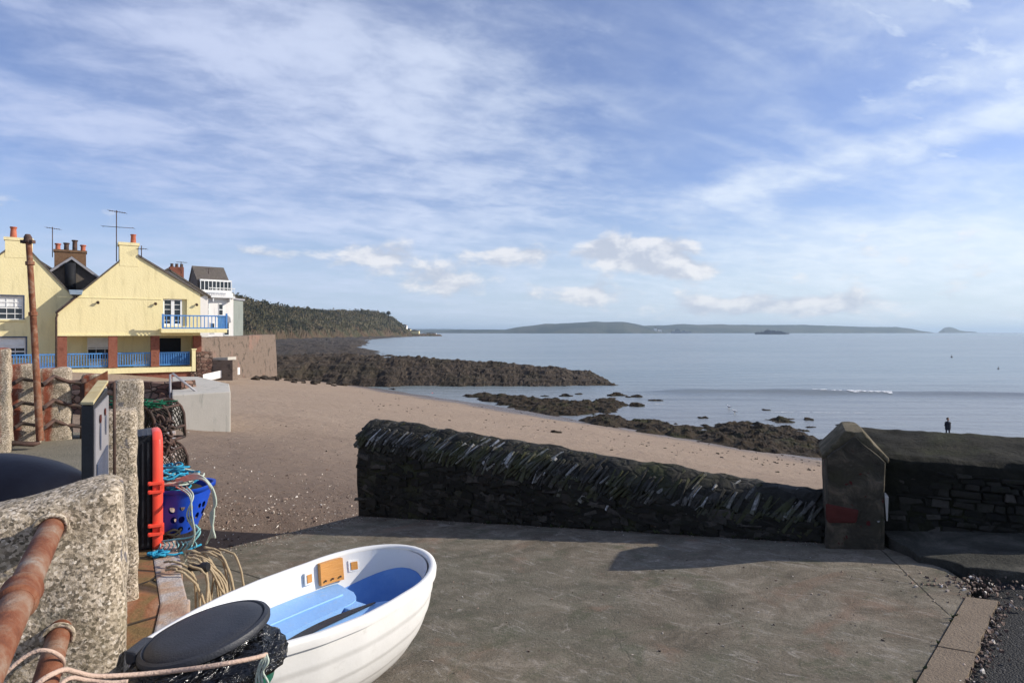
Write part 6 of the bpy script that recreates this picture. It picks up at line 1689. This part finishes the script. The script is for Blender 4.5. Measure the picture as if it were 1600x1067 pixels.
# gulls
def gull(x, y, z, lab, a=0.0):
    o = thing('gull', (x, y, z), lab, 'gull', 'gulls at the water edge'); c = Vector((x, y, z)); d = Vector((math.cos(a), math.sin(a), 0)); q = Vector((-d.y, d.x, 0))
    mb = MB(); sec = [(-.26, .02, .20), (-.16, .055, .21), (-.04, .085, .22), (.08, .085, .235), (.15, .055, .29), (.185, .04, .34), (.215, .042, .375), (.25, .025, .37)]
    mb.tube([c + d * s + Vector((0, 0, zz)) for s, r_, zz in sec], [r_ for s, r_, zz in sec], 10); mb.build('body', 'gull_white', o, smooth=True)
    for k in (-1, 1):
        mb = MB(); mb.tube([c + d * .08 + q * .075 * k + Vector((0, 0, .25)), c - d * .10 + q * .08 * k + Vector((0, 0, .23)), c - d * .33 + q * .03 * k + Vector((0, 0, .21))], [.05, .05, .012], 6); mb.build('wing', 'gull_grey', o, smooth=True)
        mb = MB(); mb.tube([c + q * .03 * k, c + q * .03 * k + Vector((0, 0, .17))], .008, 5); mb.build('leg', 'beak', o)
    mb = MB(); mb.tube([c + d * .26 + Vector((0, 0, .365)), c + d * .32 + Vector((0, 0, .35))], [.014, .004], 6); mb.build('beak', 'beak', o)
g1 = gz(1148, 646); gull(g1[0], g1[1], max(beach(*g1), SEA) - .01, 'white gull standing on the sandbar left of the pillar', 2.6)
g1 = gz(1139, 639); gull(g1[0], g1[1], max(beach(*g1), SEA), 'second white gull just beyond the first on the sandbar', 2.2)
# separate rocks on the sand and in the shallows
rnd = random.Random(11)
RK = [(870, 676, .55, 'lone weedy rock on the open sand behind the slip wall'), (985, 621, .7, 'small dark rock in the shallows beyond the weed'), (1000, 634, .9, 'flat dark rock awash beyond the weed'), (1022, 626, .45, 'smallest rock of the chain in the shallows'),
      (962, 618, .9, 'dark rock rising at the far tip of the first weed bed'), (882, 620, .8, 'round dark rock in the water beyond the first weed bed'), (851, 620, .5, 'rock in the water left of the round one'), (905, 616, .4, 'tiny rock far out beyond the first weed bed'),
      (1098, 653, .55, 'small rock at the left end of the sandbar'), (1262, 656, .5, 'small rock at the right end of the flat one on the sandbar'), (1310, 664, .35, 'small rock near the water beside the pillar'), (1268, 668, .45, 'rock at the pool edge left of the pillar'),
      (1236, 676, .4, 'rock in the tide pool left of the pillar'), (1200, 641, .4, 'small dark rock awash beyond the sandbar'), (1030, 660, .45, 'rock between the two weed beds'), (430, 588, .9, 'brown boulder on the sand below the sea wall'), (470, 596, .7, 'brown boulder on the sand at the left foot of the reef')]
for (px, py, sz, lab) in RK:
    x, y = gz(px, py); z = max(beach(x, y), SEA)
    mb = MB(); sz *= max(.5, y / 60)
    for k in range(4): isphere(mb, (x + rnd.gauss(0, sz * .35), y + rnd.gauss(0, sz * .3), z), sz * rnd.uniform(.35, .6), (1.3, 1, .5), 2, .9)
    tag(mb.build('rock', 'weed_rock' if py > 600 else 'reef', base=(x, y, z)), lab, 'rock', 'loose rocks along the shore')
x, y = gz(675, 614); mb = MB(); isphere(mb, (x, y, beach(x, y) + .12), .27, (1, .8, .9), 2, .4); tag(mb.build('red_fender', 'red_plastic', base=(x, y, beach(x, y)), smooth=True), 'small red float washed up on the sand below the reef', 'float')
# boulders at the foot of the sea wall and reef
mb = MB()
for k in range(260):
    px = rnd.uniform(335, 640); t = (px - 335) / 305; py = 578 + 26 * t ** .7 + rnd.gauss(0, 3); 
    x, y = gz(px, py); z = beach(x, y); r_ = rnd.uniform(.15, .55); isphere(mb, (x, y, z + .05), r_, (1.3, 1, .7), 1, .9)
struct(tag(mb.build('foreshore_boulders', 'reef'), 'scattered brown boulders along the foot of the reef', 'boulders'), 'stuff')
# pebbles and shells on the near beach
mb = MB()
for k in range(2600):
    t = rnd.random() ** 1.6; px = rnd.uniform(255, 620); py = rnd.uniform(640, 868) if rnd.random() < .6 else rnd.gauss(795, 22)
    x, y = gz(px, min(880, py)); z = beach(x, y); r_ = rnd.uniform(.005, .015) * (1.0 if rnd.random() < .95 else 2.2)
    mb.box((x, y, z + r_ * .2), (r_ * 2.2, r_ * 1.7, r_ * 1.1), Vector((rnd.random() - .5, rnd.random() - .5, .1)).normalized(), jit=r_ * .3, taper=.7)
struct(tag(mb.build('pebbles', 'pebble', smooth=False), 'pebbles and broken shells scattered over the near beach', 'pebbles'), 'stuff')
mb = MB()
for k in range(260):
    px = rnd.uniform(560, 1290); a = rnd.choice((0, 1, 2)); py = (600 + (px - 560) * .17, 612 + (px - 560) * .165, 628 + (px - 560) * .15)[a] + rnd.gauss(0, 2.5) + (10 if rnd.random() < .1 else 0)
    x, y = gz(px, py); z = beach(x, y); r_ = rnd.uniform(.015, .05); mb.box((x, y, z + .01), (r_ * 3, r_ * 2, r_ * .6), Vector((rnd.random() - .5, rnd.random() - .5, 0)).normalized(), jit=r_ * .3)
struct(tag(mb.build('seaweed_scraps', 'weed_rock'), 'scraps of dark seaweed along the tide lines', 'seaweed'), 'stuff')
# weed tufts and blown sand at the foot of the walls
mb = MB(); rnd = random.Random(23)
for k in range(46):
    s = rnd.uniform(.3, WL - .2) if k < 30 else WL + rnd.uniform(.1, .5); p = WA + Wd * s - Wn * rnd.uniform(.0, .05)
    if k >= 40: q_ = k0 + kd * rnd.uniform(.2, 2.5) + kn * rnd.uniform(-.01, .02); p = Vector((q_.x, q_.y))
    c = Vector((p.x, p.y, S(p.x, p.y) + .004)); n_ = rnd.randint(6, 16)
    for b_ in range(n_):
        a = rnd.uniform(0, 6.28); l = rnd.uniform(.015, .055) * (.5 if k >= 40 else 1); d = Vector((math.cos(a) * l * .7, math.sin(a) * l * .7, l)); wv = Vector((-math.sin(a), math.cos(a), 0)) * .005
        mb.add([c - wv, c + wv, c + d * .6 + wv, c + d + Vector((0, 0, -l * .2)), c + d * .6 - wv], [(0, 1, 2, 3, 4)])
M['weed_green'] = flat_mottle('weed_green', (.035, .05, .018), (.07, .085, .03), 9, .8)
struct(tag(mb.build('weed_tufts', 'weed_green', recalc=False), 'tiny weed tufts along the foot of the slip wall', 'weeds'), 'stuff')
mb = MB()
for k in range(1500):
    if k < 900:
        t = rnd.random(); a = Vector((-4.0, 7.1)).lerp(Vector((-2.25, 9.55)), t); off = abs(rnd.gauss(0, .22)); p = a + Vector((.83, -.55)) * off
    elif k < 1250: p = WA + Wd * rnd.uniform(0, WL) - Wn * abs(rnd.gauss(.02, .08))
    else: p = Vector((rnd.uniform(-2, 3), rnd.uniform(2.5, 6)))
    r_ = rnd.uniform(.002, .007); mb.box((p.x, p.y, S(p.x, p.y) + r_ * .4), (r_ * 2.2, r_ * 1.7, r_), Vector((rnd.random() - .5, rnd.random() - .5, 0)).normalized(), jit=r_ * .3)
struct(tag(mb.build('grit', 'pebble'), 'grit and tiny stones lying on the slipway', 'grit'), 'stuff')
# ------------------------------------------------------------------ haze
if True:
    mb = MB(); mb.add([(x, y, z) for z in (SEA - 6, 130) for x, y in ((-29500, -3000), (29500, -3000), (29500, 29500), (-29500, 29500))], [(3, 2, 1, 0), (4, 5, 6, 7), (0, 1, 5, 4), (1, 2, 6, 5), (2, 3, 7, 6), (3, 0, 4, 7)])
    hm = bpy.data.materials.new('haze'); hm.use_nodes = True; t = hm.node_tree; t.nodes.clear()
    o_ = t.nodes.new('ShaderNodeOutputMaterial'); v_ = t.nodes.new('ShaderNodeVolumePrincipled'); v_.inputs['Color'].default_value = (.62, .79, .95, 1); v_.inputs['Density'].default_value = HAZE; v_.inputs['Anisotropy'].default_value = .2
    t.links.new(v_.outputs[0], o_.inputs['Volume']); M['haze'] = hm
    hz_o = mb.build('haze', 'haze'); struct(hz_o, 'stuff'); tag(hz_o, 'thin blue sea haze fading the far coast', 'haze')
for o in bpy.data.objects:
    if 'base_point' in o: del o['base_point']
